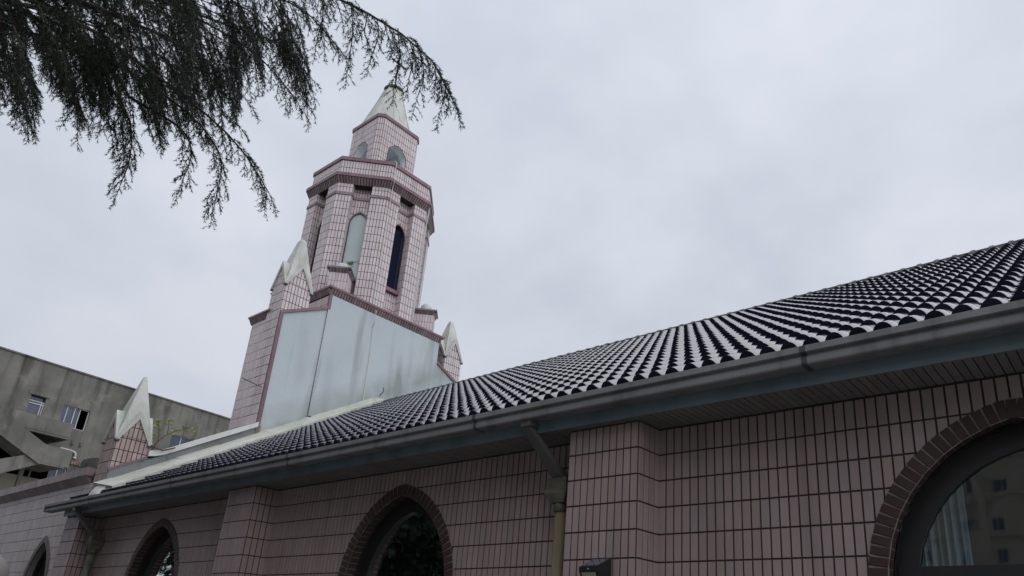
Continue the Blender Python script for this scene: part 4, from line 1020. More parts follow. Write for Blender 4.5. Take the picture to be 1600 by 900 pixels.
def needles(p0, p1, spacing, ln, wd):
    n = max(1, int(np.linalg.norm(p1-p0)/spacing)); t = (RNG.random(n))[:, None]
    ax = (p1-p0)/max(1e-6, np.linalg.norm(p1-p0)); b = p0+(p1-p0)*t
    r = RNG.normal(size=(n, 3)); r -= (r@ax)[:, None]*ax; r /= np.linalg.norm(r, axis=1)[:, None]+1e-9
    d = ax*.75+r*.75; d /= np.linalg.norm(d, axis=1)[:, None]
    need.append((b, d*(ln*RNG.uniform(.7, 1.2, n))[:, None], np.full(n, wd)))
def twig(p, d, L, dens=1., big=1.):
    step = .022*big; n = max(3, int(L/step)); d = d/np.linalg.norm(d); sgn = 1; pts = [p]; curl = RNG.normal(size=3)*.02
    for i in range(n):
        d = d+np.array([0, 0, -1])*(.075+.06*i/n)+curl+RNG.normal(size=3)*.03; d /= np.linalg.norm(d)
        q = p+d*step; needles(p, q, .0034*big/dens, .024*big, .0042*big); 
        if i > 0:
            side = np.cross(d, UPV); l = np.linalg.norm(side); side = side/l if l > .1 else np.array([1., 0, 0])
            side = side*RNG.choice([-1, 1])*1.0 if RNG.random() < .15 else side*sgn
            td = d*.75+side*.7+RNG.normal(size=3)*.22+np.array([0, 0, -.18]); td /= np.linalg.norm(td)
            tl = RNG.uniform(.035, .085)*big*(1-.55*i/n)*(1.25 if i > n*.15 else .8)
            e1 = p+td*tl*.55; td2 = td+np.array([0, 0, -.35]); td2 /= np.linalg.norm(td2); e2 = e1+td2*tl*.45
            needles(p, e1, .0034*big/dens, .021*big, .0040*big); needles(e1, e2, .0034*big/dens, .021*big, .0040*big)
            segs_twig.append((p, e1, .0012*big)); segs_twig.append((e1, e2, .0009*big)); sgn = -sgn
        segs_twig.append((p, q, .0022*big*(1-.6*i/n))); p = q
def bough(P, r0, name='branch', tw=.045, L0=.30, full=True):
    Q = smooth_path(P, .03); Ls = np.linalg.norm(np.diff(Q, axis=0), axis=1); n = len(Q)
    rad = [max(.003, r0*(1-.9*i/(n-1))) for i in range(n)]
    mb = MB(); k = max(1, n//26); idx = list(range(0, n, k))+([n-1] if (n-1) % k else []); mb.tube([tuple(Q[i]) for i in idx], [rad[i] for i in idx], 6)
    mb.build(name, M_BARK, tree)
    acc = 0; sgn = 1
    for i in range(1, n-1):
        acc += Ls[i]
        if acc >= tw:
            acc = 0; t = i/(n-1); bd = Q[i+1]-Q[i]; bd /= np.linalg.norm(bd)+1e-9
            side = np.cross(bd, UPV); side /= np.linalg.norm(side)+1e-9
            d = bd*.75+side*sgn*RNG.uniform(.3, .95)+np.array([0, 0, RNG.uniform(-.9, .0)]); sgn = -sgn
            L = L0*RNG.uniform(.45, 1.15)*(1-.45*t)
            twig(Q[i], d, L)
    twig(Q[-1], Q[-1]-Q[-2], .16)
L0S = [.36, .36, .36, .28, .32, .30, .34, .38, .36, .38, .36, .42, .24, .38]
for i, P in enumerate(BR):
    if i not in (3, 12): P = [list(trunk_pt(P[0][2]-.35+.0*i)), list((trunk_pt(P[0][2]-.1)+np.array(P[0]))/2+np.array([0, 0, .12]))]+P
    bough(P, .03 if i not in (3, 12) else .01, L0=L0S[i], tw=.026)
for i in (1, 2, 4, 5, 6, 7, 9, 10, 11, 13, 1, 9, 11, 13, 7, 4, 6, 5, 9, 10, 8):      # lesser boughs filling in between
    o_ = RNG.normal(size=3)*np.array([.17, .17, .13])+np.array([-.12, -.12, .10]); P = (np.array(BR[i])*1.0+o_)[:-1]
    bough(P.tolist(), .012, L0=.34, tw=.034)
HANG = [(-4.18, 0.27, 3.05, -4.19, 0.36, 2.97, -4.23, 0.42, 2.88), (-5.06, 0.46, 3.4, -5.12, 0.56, 3.24, -5.2, 0.64, 3.06), (-5.01, 1.26, 4.5, -5.07, 1.41, 4.34, -5.16, 1.53, 4.16), (-4.49, 0.92, 3.4, -4.56, 1.02, 3.24, -4.63, 1.1, 3.07), (-4.11, 1.07, 3.36, -4.14, 1.19, 3.23, -4.19, 1.29, 3.1), (-3.33, 1.11, 3.07, -3.35, 1.2, 2.97, -3.39, 1.27, 2.86), (-3.97, 0.43, 2.6, -3.99, 0.51, 2.5, -4.03, 0.57, 2.39), (-4.95, 0.55, 3.48, -4.97, 0.67, 3.38, -5.01, 0.75, 3.26), (-5.7, 0.65, 3.73, -5.77, 0.74, 3.55, -5.85, 0.83, 3.36), (-5.1, 0.75, 4.17, -5.14, 0.89, 4.05, -5.2, 1, 3.91), (-4.31, 1.73, 4.32, -4.34, 1.86, 4.19, -4.39, 1.97, 4.05), (-4.1, 1.16, 3.28, -4.11, 1.26, 3.17, -4.15, 1.33, 3.06), (-4.65, 1.05, 3.65, -4.69, 1.15, 3.52, -4.74, 1.23, 3.38), (-4.03, 1.47, 4.07, -4.08, 1.61, 3.92, -4.15, 1.73, 3.76), (-4.88, 1.52, 4.09, -4.91, 1.64, 3.96, -4.96, 1.74, 3.81), (-4.94, 0.78, 3.62, -4.97, 0.87, 3.51, -5.01, 0.95, 3.39), (-4.73, 0.82, 3.55, -4.78, 0.9, 3.42, -4.83, 0.97, 3.29), (-3.82, 1.44, 3.9, -3.89, 1.54, 3.74, -3.97, 1.64, 3.58), (-3.74, 0.7, 2.74, -3.78, 0.77, 2.6, -3.84, 0.83, 2.46), (-3.57, 0.77, 3.3, -3.59, 0.88, 3.21, -3.63, 0.96, 3.11), (-5.02, 0.55, 3.84, -5.07, 0.66, 3.69, -5.14, 0.75, 3.54), (-4.91, 1.62, 4.2, -5, 1.73, 4, -5.1, 1.83, 3.79), (-5.05, 0.82, 3.61, -5.09, 0.94, 3.46, -5.16, 1.03, 3.3), (-4.82, 1.18, 3.67, -4.88, 1.26, 3.51, -4.94, 1.33, 3.35), (-4.43, 0.99, 3.52, -4.43, 1.11, 3.43, -4.47, 1.2, 3.32), (-4.57, 1.58, 4.64, -4.6, 1.72, 4.51, -4.66, 1.83, 4.38), (-4.14, 0.44, 2.8, -4.17, 0.52, 2.69, -4.21, 0.58, 2.58), (-4.53, 1.01, 3.85, -4.57, 1.16, 3.71, -4.64, 1.28, 3.55), (-4.78, 0.46, 3.24, -4.82, 0.56, 3.1, -4.88, 0.64, 2.95), (-4.69, 1.28, 3.68, -4.74, 1.39, 3.53, -4.8, 1.48, 3.37), (-4.07, 0.84, 2.82, -4.12, 0.92, 2.66, -4.18, 1, 2.5), (-5.25, 0.67, 3.87, -5.29, 0.8, 3.75, -5.34, 0.91, 3.61), (-4.3, 1.37, 4.05, -4.33, 1.54, 3.91, -4.4, 1.67, 3.75), (-4.41, 0.3, 2.86, -4.45, 0.39, 2.72, -4.51, 0.47, 2.58), (-4.06, 0.69, 3.05, -4.08, 0.79, 2.94, -4.12, 0.86, 2.82), (-3.98, 1.28, 3.47, -3.98, 1.39, 3.38, -4.01, 1.47, 3.28), (-3.96, 1.44, 3.73, -3.96, 1.58, 3.62, -4, 1.69, 3.49), (-4.04, 0.42, 2.56, -4.05, 0.48, 2.47, -4.08, 0.53, 2.38), (-4.35, 1.23, 3.57, -4.35, 1.36, 3.47, -4.38, 1.44, 3.37), (-3.9, 0.64, 3.21, -3.91, 0.74, 3.13, -3.95, 0.81, 3.03), (-4.13, 0.93, 3.69, -4.16, 1.05, 3.57, -4.22, 1.15, 3.45), (-3.69, 0.49, 2.79, -3.72, 0.57, 2.69, -3.76, 0.63, 2.58), (-3.85, 0.97, 3.31, -3.87, 1.07, 3.21, -3.91, 1.15, 3.11), (-5.34, 0.6, 3.79, -5.38, 0.68, 3.66, -5.43, 0.75, 3.53), (-4.58, 1.23, 4.46, -4.63, 1.39, 4.31, -4.71, 1.53, 4.15), (-4.97, 0.82, 3.74, -4.99, 0.96, 3.62, -5.04, 1.07, 3.48), (-5.02, 1.14, 3.8, -5.08, 1.25, 3.63, -5.15, 1.35, 3.45), (-5.04, 0.73, 4.17, -5.1, 0.84, 4.03, -5.18, 0.94, 3.87), (-4.27, 0.69, 3.05, -4.31, 0.78, 2.93, -4.36, 0.85, 2.79), (-4.52, 0.98, 4.17, -4.56, 1.05, 4.06, -4.62, 1.12, 3.94), (-3.76, 1.12, 3.7, -3.81, 1.23, 3.57, -3.88, 1.32, 3.42), (-4.54, 0.84, 3.39, -4.57, 0.95, 3.28, -4.61, 1.03, 3.15), (-3.35, 0.73, 3.11, -3.37, 0.83, 3.03, -3.4, 0.9, 2.93), (-3.74, 1.06, 3.09, -3.76, 1.12, 2.99, -3.8, 1.18, 2.89), (-4.63, 1.51, 4.08, -4.66, 1.6, 3.96, -4.71, 1.68, 3.83), (-4.14, 1.23, 3.4, -4.16, 1.33, 3.3, -4.19, 1.41, 3.19), (-3.65, 1.38, 3.47, -3.66, 1.51, 3.37, -3.69, 1.6, 3.26), (-4.74, 1.64, 4.68, -4.8, 1.73, 4.55, -4.87, 1.81, 4.41), (-4.64, 1.37, 3.99, -4.7, 1.5, 3.82, -4.78, 1.61, 3.64), (-3.95, 0.58, 3.37, -3.96, 0.67, 3.28, -4, 0.74, 3.19), (-4.66, 1.85, 4.38, -4.68, 2.01, 4.25, -4.72, 2.13, 4.1), (-3.73, 1.3, 3.59, -3.74, 1.42, 3.5, -3.77, 1.52, 3.39), (-4.08, 0.67, 3.03, -4.11, 0.73, 2.92, -4.15, 0.79, 2.81), (-3.97, 0.82, 3.06, -3.98, 0.93, 2.95, -4.02, 1.02, 2.83), (-3.59, 1.33, 3.41, -3.6, 1.45, 3.31, -3.63, 1.53, 3.19), (-3.84, 0.89, 2.88, -3.88, 1, 2.75, -3.92, 1.08, 2.61), (-4.59, 1.01, 3.46, -4.63, 1.09, 3.33, -4.68, 1.16, 3.2), (-4.16, 0.37, 2.79, -4.17, 0.46, 2.71, -4.19, 0.53, 2.62), (-4.25, 0.94, 2.98, -4.29, 1.04, 2.84, -4.34, 1.13, 2.7), (-3.98, 0.98, 3.71, -4.04, 1.05, 3.59, -4.1, 1.12, 3.47), (-4.66, 0.19, 3.47, -4.69, 0.29, 3.37, -4.74, 0.36, 3.26), (-3.55, 1.15, 3.49, -3.56, 1.24, 3.4, -3.6, 1.32, 3.3), (-4.35, 0.24, 3.1, -4.38, 0.33, 3, -4.42, 0.39, 2.88), (-4.81, 0.47, 3.17, -4.83, 0.57, 3.07, -4.87, 0.65, 2.95), (-4.45, 1.45, 3.95, -4.52, 1.54, 3.79, -4.59, 1.63, 3.63), (-4.46, 0.61, 3.29, -4.5, 0.66, 3.18, -4.55, 0.71, 3.06), (-4.2, 0.72, 3.08, -4.21, 0.81, 3, -4.23, 0.89, 2.91), (-4.14, 0.64, 2.98, -4.19, 0.72, 2.85, -4.25, 0.8, 2.7), (-4.41, 0.3, 3.01, -4.41, 0.39, 2.94, -4.44, 0.46, 2.85), (-3.65, 0.68, 2.9, -3.68, 0.75, 2.79, -3.73, 0.82, 2.68), (-4.1, 0.59, 3.01, -4.15, 0.68, 2.87, -4.21, 0.75, 2.72), (-5.66, 0.52, 3.79, -5.72, 0.6, 3.63, -5.79, 0.68, 3.47), (-4.13, 0.75, 2.84, -4.16, 0.84, 2.71, -4.2, 0.92, 2.58), (-4.01, 1.37, 4.19, -4.07, 1.47, 4.05, -4.15, 1.56, 3.91), (-4.32, 0.77, 3.33, -4.37, 0.85, 3.19, -4.44, 0.92, 3.04), (-5.27, 0.65, 4.01, -5.3, 0.8, 3.89, -5.37, 0.91, 3.74), (-4.24, 1.3, 3.46, -4.25, 1.42, 3.34, -4.3, 1.51, 3.21), (-3.82, 0.34, 2.62, -3.84, 0.41, 2.52, -3.88, 0.47, 2.42), (-3.99, 0.58, 3.06, -4.02, 0.69, 2.94, -4.07, 0.78, 2.81), (-5.32, 0.35, 3.68, -5.39, 0.43, 3.51, -5.47, 0.51, 3.34), (-3.49, 1.37, 3.32, -3.5, 1.49, 3.21, -3.54, 1.58, 3.1), (-3.78, 1.21, 3.5, -3.8, 1.32, 3.4, -3.84, 1.4, 3.29), (-3.89, 0.4, 2.85, -3.92, 0.5, 2.75, -3.96, 0.58, 2.64), (-4.59, 1.03, 4.06, -4.62, 1.13, 3.95, -4.67, 1.22, 3.83), (-4.5, 0.77, 3.33, -4.53, 0.83, 3.21, -4.58, 0.89, 3.1), (-3.67, 1.08, 3.07, -3.7, 1.18, 2.95, -3.75, 1.27, 2.81), (-4.73, 1.09, 3.36, -4.74, 1.2, 3.25, -4.77, 1.28, 3.14), (-5.06, 0.35, 3.36, -5.09, 0.42, 3.25, -5.13, 0.48, 3.14), (-4.49, 1.37, 3.87, -4.57, 1.46, 3.68, -4.66, 1.56, 3.5), (-5.55, 0.43, 4.04, -5.62, 0.55, 3.88, -5.7, 0.65, 3.7), (-4.57, 0.47, 3.69, -4.61, 0.6, 3.57, -4.68, 0.71, 3.43), (-4.35, 1, 3.58, -4.41, 1.09, 3.44, -4.47, 1.18, 3.29), (-5.42, 0.9, 4.01, -5.49, 1.01, 3.83, -5.58, 1.11, 3.64), (-4.02, 1.67, 3.91, -4.08, 1.76, 3.76, -4.15, 1.84, 3.61), (-3.6, 1.03, 3.6, -3.67, 1.12, 3.46, -3.75, 1.21, 3.31), (-5.36, 0.85, 3.9, -5.39, 1, 3.78, -5.44, 1.11, 3.64), (-5.09, 0.77, 3.82, -5.13, 0.86, 3.7, -5.18, 0.93, 3.57), (-4.72, 1.14, 3.66, -4.72, 1.27, 3.55, -4.76, 1.37, 3.44), (-4.21, 1.4, 4.38, -4.26, 1.48, 4.26, -4.32, 1.56, 4.13), (-3.66, 0.67, 3.18, -3.7, 0.77, 3.07, -3.76, 0.86, 2.94), (-4.13, 1.75, 3.87, -4.13, 1.87, 3.76, -4.17, 1.96, 3.65), (-3.67, 0.82, 3.43, -3.71, 0.89, 3.33, -3.76, 0.96, 3.22), (-4.94, 1.29, 3.92, -4.96, 1.44, 3.78, -5.02, 1.55, 3.62), (-3.89, 1.57, 3.91, -3.94, 1.68, 3.77, -4, 1.78, 3.62), (-3.51, 1.33, 3.46, -3.53, 1.45, 3.34, -3.58, 1.56, 3.2), (-3.85, 0.85, 3.46, -3.9, 0.96, 3.33, -3.96, 1.05, 3.19), (-3.57, 1.29, 3.45, -3.61, 1.37, 3.33, -3.67, 1.45, 3.2), (-4.89, 0.81, 3.41, -4.9, 0.93, 3.3, -4.94, 1.02, 3.18), (-4.98, 1.15, 3.84, -5.04, 1.25, 3.69, -5.1, 1.33, 3.54), (-5.01, 0.87, 4.34, -5.04, 1, 4.24, -5.1, 1.1, 4.11), (-3.64, 0.93, 2.87, -3.65, 1.02, 2.77, -3.69, 1.1, 2.66), (-3.83, 1.23, 3.7, -3.87, 1.34, 3.58, -3.94, 1.43, 3.44), (-3.84, 1.54, 3.76, -3.89, 1.61, 3.65, -3.94, 1.67, 3.53), (-4.73, 0.35, 3.21, -4.78, 0.45, 3.07, -4.84, 0.54, 2.93), (-4.12, 0.52, 2.96, -4.15, 0.57, 2.85, -4.19, 0.62, 2.74), (-5.08, 0.33, 3.5, -5.11, 0.44, 3.39, -5.17, 0.53, 3.25), (-5.47, 0.71, 3.93, -5.55, 0.82, 3.74, -5.64, 0.92, 3.54), (-5.18, 1.08, 4.02, -5.2, 1.23, 3.89, -5.26, 1.35, 3.74), (-3.55, 1.41, 3.47, -3.57, 1.56, 3.34, -3.62, 1.68, 3.2), (-4.32, 0.95, 3.12, -4.34, 1.08, 3, -4.38, 1.18, 2.86), (-4.53, 1.31, 3.74, -4.58, 1.41, 3.59, -4.65, 1.51, 3.43), (-5.47, 0.78, 3.79, -5.52, 0.9, 3.64, -5.58, 1, 3.48), (-5.5, 0.88, 3.92, -5.54, 0.96, 3.79, -5.6, 1.03, 3.65), (-3.63, 1.07, 2.91, -3.66, 1.17, 2.77, -3.71, 1.25, 2.62), (-4.52, 1.51, 4.12, -4.54, 1.65, 3.99, -4.6, 1.77, 3.85), (-4.17, 1.67, 4.11, -4.24, 1.79, 3.94, -4.33, 1.9, 3.76), (-4.11, 0.61, 2.96, -4.16, 0.68, 2.82, -4.21, 0.74, 2.68), (-3.86, 1.25, 3.46, -3.92, 1.34, 3.3, -3.99, 1.42, 3.15), (-5.42, 0.63, 3.81, -5.45, 0.76, 3.68, -5.51, 0.86, 3.54), (-5.41, 0.48, 4.25, -5.44, 0.62, 4.13, -5.51, 0.73, 3.99), (-3.72, 0.92, 2.76, -3.73, 1.02, 2.67, -3.76, 1.1, 2.56), (-4.87, 0.3, 3.35, -4.91, 0.36, 3.24, -4.96, 0.42, 3.12), (-5.34, 0.39, 3.59, -5.37, 0.49, 3.48, -5.42, 0.56, 3.36), (-4.01, 0.94, 3.31, -4.04, 1.05, 3.2, -4.08, 1.14, 3.07), (-3.6, 0.95, 3, -3.62, 1.02, 2.91, -3.65, 1.08, 2.82), (-4.11, 1.78, 3.87, -4.17, 1.89, 3.7, -4.25, 2, 3.52), (-4.76, 0.89, 3.59, -4.78, 1, 3.47, -4.83, 1.08, 3.35), (-4.79, 1.57, 4.1, -4.87, 1.67, 3.92, -4.95, 1.77, 3.74), (-5.6, 0.77, 3.86, -5.63, 0.89, 3.74, -5.68, 0.99, 3.6), (-3.54, 1.11, 3.54, -3.57, 1.22, 3.43, -3.63, 1.31, 3.31)]
HANG_A = [(-3.01, 1.84, 3.4, -3.06, 1.91, 3.29, -3.13, 1.96, 3.16), (-3.18, 1.61, 3.5, -3.24, 1.69, 3.38, -3.33, 1.75, 3.25), (-3.1, 1.75, 3.44, -3.12, 1.79, 3.37, -3.18, 1.81, 3.29), (-2.95, 1.97, 3.31, -2.98, 2.05, 3.2, -3.05, 2.08, 3.1), (-2.89, 2.09, 3.21, -2.9, 2.16, 3.13, -2.95, 2.19, 3.05), (-3.33, 1.49, 3.56, -3.37, 1.55, 3.5, -3.45, 1.59, 3.37), (-3.13, 1.7, 3.47, -3.18, 1.73, 3.38, -3.19, 1.76, 3.35), (-2.98, 1.91, 3.35, -3, 1.97, 3.28, -3.05, 2, 3.19)]
for iq, q in enumerate(HANG):
    if iq % 5 in (1, 3) and q[0] > -4.6: continue
          # hanging sprays that fill the mass out
    P_ = [list(q[0:3]), list(q[3:6]), list(q[6:9])]; bough(P_, .005, name='branchlet', L0=.22, tw=.030)
for q in HANG_A:
    P_ = [list(q[0:3]), list(q[3:6]), list(q[6:9])]; bough(P_, .004, name='branchlet', L0=.13, tw=.028)
# the rest of the crown, round and behind the trunk (outside the frame, but it shades the wall and shows in the glass)
rr = random.Random(5)
for k in range(46):
    h = 3.4+8.5*(k/46); az = math.radians(rr.choice([rr.uniform(-110, 12), rr.uniform(170, 300), rr.uniform(-60, 25)])); L = rr.uniform(2.6, 4.6)*(1-.62*(h-3.4)/9)
    p = trunk_pt(h); P = [list(p)]
    for q in (.35, .7, 1.0): P.append([p[0]+L*q*math.cos(az), p[1]+L*q*math.sin(az), h+.35*q*L*(.6-q)])
    Q = smooth_path(P, .2); mb = MB(); mb.tube([tuple(x) for x in Q[::2]], [.035*(1-.8*i/len(Q))+.004 for i in range(0, len(Q), 2)], 5); mb.build('branch', M_BARK, tree)
    for i in range(2, len(Q)):
        for sg in (-1, 1):
            bd = Q[i]-Q[i-1]; bd /= np.linalg.norm(bd); side = np.cross(bd, UPV)*sg
            twig(Q[i], bd*.5+side+np.array([0, 0, -.15]), rr.uniform(.5, .9), dens=.5, big=3.2)
mb = MB(); mb.tube([tuple(trunk_pt(z)) for z in (-1.6, -1.2, 0, 2, 4, 6, 8, 10, 12, 13.2)], [.42, .30, .26, .235, .21, .17, .135, .10, .06, .02], 14); mb.build('trunk', M_BARK, tree)
def tri_mesh(name, B, Dv, Wd, m, parent, kind='stuff'):
    n = len(B); sd = np.cross(Dv, RNG.normal(size=(n, 3))); sd /= np.linalg.norm(sd, axis=1)[:, None]+1e-9; sd *= Wd[:, None]/2
    V = np.empty((n, 3, 3)); V[:, 0] = B-sd; V[:, 1] = B+sd; V[:, 2] = B+Dv
    V[:, :, 2] += EYE; b = BASE[parent.name]; V -= np.array([b.x, b.y, b.z])
    me = bpy.data.meshes.new(name); me.vertices.add(3*n); me.vertices.foreach_set('co', V.reshape(-1)); me.loops.add(3*n); me.loops.foreach_set('vertex_index', np.arange(3*n, dtype=np.int32))
    me.polygons.add(n); me.polygons.foreach_set('loop_start', np.arange(0, 3*n, 3, dtype=np.int32)); 
    try: me.polygons.foreach_set('loop_total', np.full(n, 3, dtype=np.int32))
    except Exception: pass
    at = me.attributes.new('rnd', 'FLOAT', 'FACE'); at.data.foreach_set('value', RNG.random(n).astype(np.float32)); me.materials.append(m); me.update(calc_edges=True); me.validate()
    o = bpy.data.objects.new(name, me); link(o, parent); o['kind'] = kind; return o
Bn = np.vstack([a for a, _, _ in need]); Dn = np.vstack([b for _, b, _ in need]); Wn = np.concatenate([c for _, _, c in need])
tri_mesh('foliage', Bn, Dn, Wn, M_NEEDLE, tree); print('needles', len(Bn), 'twigs', len(segs_twig))
# twigs as thin three-sided rods
A0 = np.array([a for a, _, _ in segs_twig]); A1 = np.array([b for _, b, _ in segs_twig]); Rr = np.array([c for _, _, c in segs_twig]); n = len(A0)
ax = A1-A0; s1 = np.cross(ax, RNG.normal(size=(n, 3))); s1 /= np.linalg.norm(s1, axis=1)[:, None]+1e-9; s2 = np.cross(ax, s1); s2 /= np.linalg.norm(s2, axis=1)[:, None]+1e-9
V = np.empty((n, 6, 3))
for k in range(3):
    o_ = (s1*math.cos(k*2.094)+s2*math.sin(k*2.094))*Rr[:, None]; V[:, k] = A0+o_; V[:, k+3] = A1+o_*.9
V[:, :, 2] += EYE; b = BASE[tree.name]; V -= np.array([b.x, b.y, b.z])
F_ = np.array([[0, 1, 4, 3], [1, 2, 5, 4], [2, 0, 3, 5]]); idx = (F_[None]+6*np.arange(n)[:, None, None]).reshape(-1)
me = bpy.data.meshes.new('twigs'); me.vertices.add(6*n); me.vertices.foreach_set('co', V.reshape(-1)); me.loops.add(len(idx)); me.loops.foreach_set('vertex_index', idx.astype(np.int32))
me.polygons.add(3*n); me.polygons.foreach_set('loop_start', np.arange(0, 12*n, 4, dtype=np.int32)); me.materials.append(M_TWIG); me.update(calc_edges=True); me.validate()
o = bpy.data.objects.new('twigs', me); link(o, tree); o['kind'] = 'stuff'

# ------------------------------------------------------------------ self-sown plants
def leaf(mb, p, d, L, w):
    d = Vector(d).normalized(); s = d.cross(Vector((random.uniform(-1, 1), random.uniform(-1, 1), random.uniform(-.3, 1)))).normalized(); p = Vector(p); u = s.cross(d)
    pts = [p, p+d*L*.35+s*w*.5+u*.1*w, p+d*L*.7+s*w*.4, p+d*L-u*.2*w, p+d*L*.7-s*w*.4, p+d*L*.35-s*w*.5+u*.1*w]
    mb.add([tuple(q) for q in pts], [(0, 1, 2, 3), (0, 3, 4, 5)])
plant = empty('sapling', (-13.6, 5.03, EYE+2.87), 'thin yellow green sapling rooted in the joint beside the low white pinnacle', 'plant')
st = MB(); lf = MB()
st.tube([(-13.58, 5.03, 2.86), (-13.55, 5.07, 3.02), (-13.53, 5.16, 3.16), (-13.5, 5.30, 3.28), (-13.48, 5.52, 3.40)], [.012, .010, .008, .006, .004], 6)
st.tube([(-13.54, 5.09, 3.05), (-13.50, 5.04, 3.25), (-13.50, 4.98, 3.42)], [.008, .006, .003], 5); st.tube([(-13.52, 5.20, 3.20), (-13.45, 5.16, 3.36), (-13.44, 5.12, 3.46)], [.006, .004, .003], 5)
st.tube([(-13.60, 4.98, 2.98), (-13.53, 5.05, 2.93), (-13.50, 5.18, 2.90), (-13.5, 5.38, 3.0)], .014, 6)
for c, n in (((-13.49, 4.98, 3.40), 16), ((-13.5, 5.02, 3.28), 10), ((-13.44, 5.14, 3.42), 12), ((-13.49, 5.30, 3.28), 10), ((-13.48, 5.44, 3.37), 14), ((-13.48, 5.55, 3.40), 12), ((-13.5, 5.0, 3.15), 6)):
    for i in range(n):
        leaf(lf, (c[0]+random.uniform(-.05, .05), c[1]+random.uniform(-.06, .06), c[2]+random.uniform(-.05, .05)), (random.uniform(-1, 1), random.uniform(-1, 1), random.uniform(-.8, .3)), random.uniform(.05, .085), .028)
st.build('stem', M_TWIG, plant); lf.build('leaves', M_LEAF, plant, kind='stuff')
weed = empty('weed_tuft', (-13.5, 8.1, EYE+8.0), 'small green weed tuft on the pedestal in front of the pale blind window', 'plant')
lf = MB(); st = MB()
for i in range(34): leaf(lf, (-13.47+random.uniform(-.04, .04), 8.11+random.uniform(-.05, .05), 8.0+random.uniform(0, .05)), (random.uniform(-1, 1), random.uniform(-1, 1), random.uniform(.1, 1.3)), random.uniform(.06, .12), .022)
st.tube([(-13.47, 8.12, 8.0), (-13.44, 8.20, 8.12), (-13.42, 8.30, 8.18)], .006, 4); st.tube([(-13.47, 8.12, 8.0), (-13.43, 8.17, 8.10), (-13.41, 8.33, 8.10)], .005, 4)
lf.build('leaves', M_GREEN, weed, kind='stuff'); st.build('stem', M_TWIG, weed)

# ------------------------------------------------------------------ solar wall lamp on the nearest pilaster
lamp = empty('solar_wall_lamp', (-3.32, 4.44, EYE+.55), 'small black solar lamp fixed to the nearest tiled pilaster', 'lamp')
x0, x1 = -3.405, -3.235; y0, y1 = 4.345, YP-.012
m = MB(); m.hexa([(x0+.012, 4.43, .40), (x1-.012, 4.43, .40), (x1-.012, y1, .40), (x0+.012, y1, .40), (x0, y0, .545), (x1, y0, .545), (x1, y1, .545), (x0, y1, .545)], .5)
m.hexa([(x0, y0, .545), (x1, y0, .545), (x1, y1, .545), (x0, y1, .545), (x0, y0, .575), (x1, y0, .575), (x1, y1, .655), (x0, y1, .655)], .5); m.build('housing', M_BLACK, lamp)
m = MB(); sl_ = (.655-.575)/(y1-y0)
m.hexa([(x0+.012, y0+.012, .576+sl_*.012), (x1-.012, y0+.012, .576+sl_*.012), (x1-.012, y1-.02, .653-sl_*.02), (x0+.012, y1-.02, .653-sl_*.02)]+[(x0+.012, y0+.012, .580+sl_*.012), (x1-.012, y0+.012, .580+sl_*.012), (x1-.012, y1-.02, .657-sl_*.02), (x0+.012, y1-.02, .657-sl_*.02)]); m.build('solar_panel', M_SOLAR, lamp)
m = MB(); m.hexa([(x0+.03, 4.405, .43), (x1-.03, 4.405, .43), (x1-.03, 4.44, .43), (x0+.03, 4.44, .43), (x0+.022, 4.346, .535), (x1-.022, 4.346, .535), (x1-.022, 4.38, .535), (x0+.022, 4.38, .535)]); m.build('lens', M_LENS, lamp)
m = MB(); c = [(-3.32, y0-.003, .56), (-3.32, y0+.002, .56)]; m.tube(c, .006, 10); m.build('sensor', M_LENS, lamp)

# ------------------------------------------------------------------ globe lamp at the very edge
gl = empty('garden_globe_lamp', (-2.44, .57, 0), 'pale frosted globe cut off by the lower left edge of the view', 'lamp')
m = MB(); cx, cy, cz, R = -2.45, .575, .10, .065
rings = [(cx, cy, cz-R*math.cos(math.pi*i/12)) for i in range(13)]; m.tube(rings, [max(.002, R*math.sin(math.pi*i/12)) for i in range(13)], 20); m.build('globe', M_GLOBE, gl, smooth=True)
m = MB(); m.tube([(cx, cy, GZ), (cx, cy, cz-R*.9)], .022, 10); m.tube([(cx, cy, cz-R-.02), (cx, cy, cz-R*.8)], .04, 12); m.build('post', M_BLACK, gl)

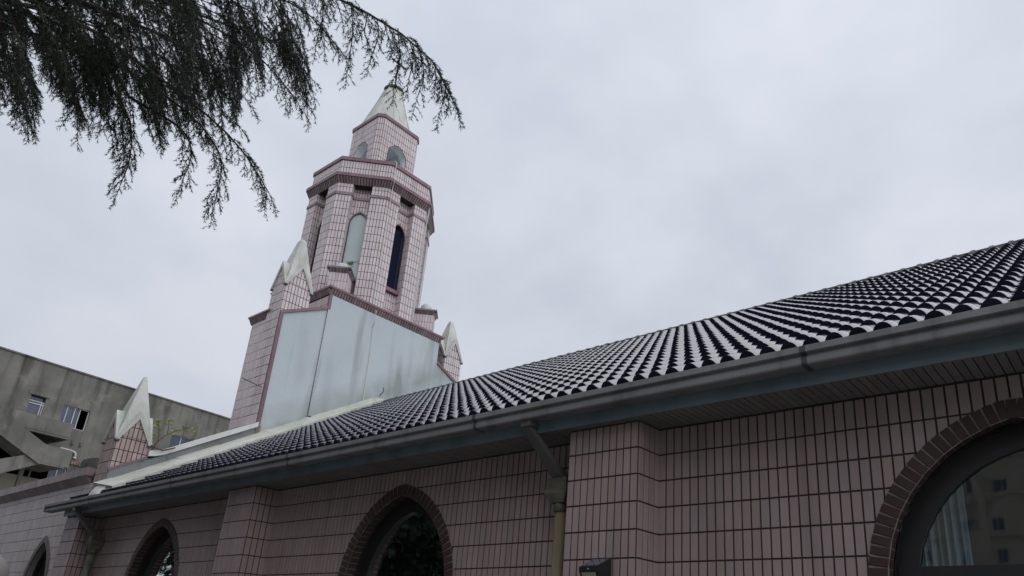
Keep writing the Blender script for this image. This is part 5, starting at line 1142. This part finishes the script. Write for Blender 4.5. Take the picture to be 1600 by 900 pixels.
# ------------------------------------------------------------------ behind the camera: what the window glass mirrors, and an added shade tree
apt = empty('apartment_block', (-14, -62, 0), 'tall beige apartment block mirrored in the nearest window glass', 'building')
FA = frame((-14, -60, 0), (-1, 0, 0), Zv, (0, 1, 0))
m = MB(); m.fbox(FA, -26, 34, GZ, 27, -12, 0, .5); aw = m.build('wall', M_APT, apt)
m = MB(); fb = MB(); 
wbm = MB(); wbm.box(-.62, .62, -.02, .03, 0, 1.5); wf = bpy.data.meshes.new('window'); wf.from_pydata(wbm.v, [], wbm.f); wf.materials.append(M_WINF)
wgm = MB()
for a, b in ((-.58, -.03), (.03, .58)): wgm.box(a, b, .03, .045, .05, 1.45)
wg = bpy.data.meshes.new('pane'); wg.from_pydata(wgm.v, [], wgm.f); wg.materials.append(M_FGLASS)
for r in range(9):
    for c in range(20):
        u = -25+c*2.95+(.5 if c % 2 else -.5); z = r*2.95-.4; p = FA(u, z, .0)
        o = bpy.data.objects.new('window', wf); sc.collection.objects.link(o); o.parent = apt; o.location = (p[0]+14, p[1]+62, p[2]+EYE)
        q = bpy.data.objects.new('pane', wg); sc.collection.objects.link(q); q.parent = o
m = MB()
for c in range(11):
    u = -26+c*5.9; m.fbox(FA, u-.35, u+.35, GZ, 27.4, 0, .35)
for r in range(10): m.fbox(FA, -26, 34, r*2.95-.95, r*2.95-.8, 0, .12)
m.build('facade_band', M_APT, apt)
# broad evergreens in the yard behind the camera; one added to shade the wall
def evergreen(x, y, h, rad, seed, lab):
    t = empty('evergreen_tree', (x, y, 0), lab, 'tree', 'evergreens behind the camera')
    mb = MB(); mb.tube([(x, y, GZ), (x+.1, y, 1.5), (x, y+.1, h*.5), (x, y, h*.85)], [.32, .24, .15, .05], 10); mb.build('trunk', M_BARK, t)
    r = np.random.default_rng(seed); nc = {1: 330, 2: 330}.get(seed, 700); C = r.normal(size=(nc, 3)); C /= np.linalg.norm(C, axis=1)[:, None]; C *= (r.uniform(.35, 1, nc)**.6)[:, None]
    C = C*np.array([rad, rad, h*.44])+np.array([x, y, h*.52]); n = 190 if seed in (1, 2) else 90
    B = (C[:, None]+r.normal(size=(nc, n, 3))*rad*.12).reshape(-1, 3); Dv = r.normal(size=B.shape); Dv /= np.linalg.norm(Dv, axis=1)[:, None]
    tri_mesh('foliage', B, Dv*.15, np.full(len(B), .09), mat('broad_dark_leaf', (.010, .016, .012), .7, .15, (.014, .022, .016), 1.2, rnd=.3), t)
evergreen(-16.5, -3.2, 10, 3.3, 1, 'dark evergreen beyond the cedar, mirrored in the middle window'); evergreen(-22, -1.6, 6.2, 2.7, 2, 'lowest dark evergreen, nearest the side wing')
evergreen(3.5, -10, 11, 3.8, 3, 'rounded evergreen behind the viewer, facing the nearest window'); evergreen(-12, -12, 12, 4.0, 4, 'tall dark evergreen between the cedar and the apartment block'); evergreen(-10.5, -5.6, 12, 3.9, 6, 'unseen broad evergreen beside the cedar, added to shade the nave wall'); evergreen(-20, -10, 14, 4.4, 5, 'tallest evergreen, standing behind the cedar')
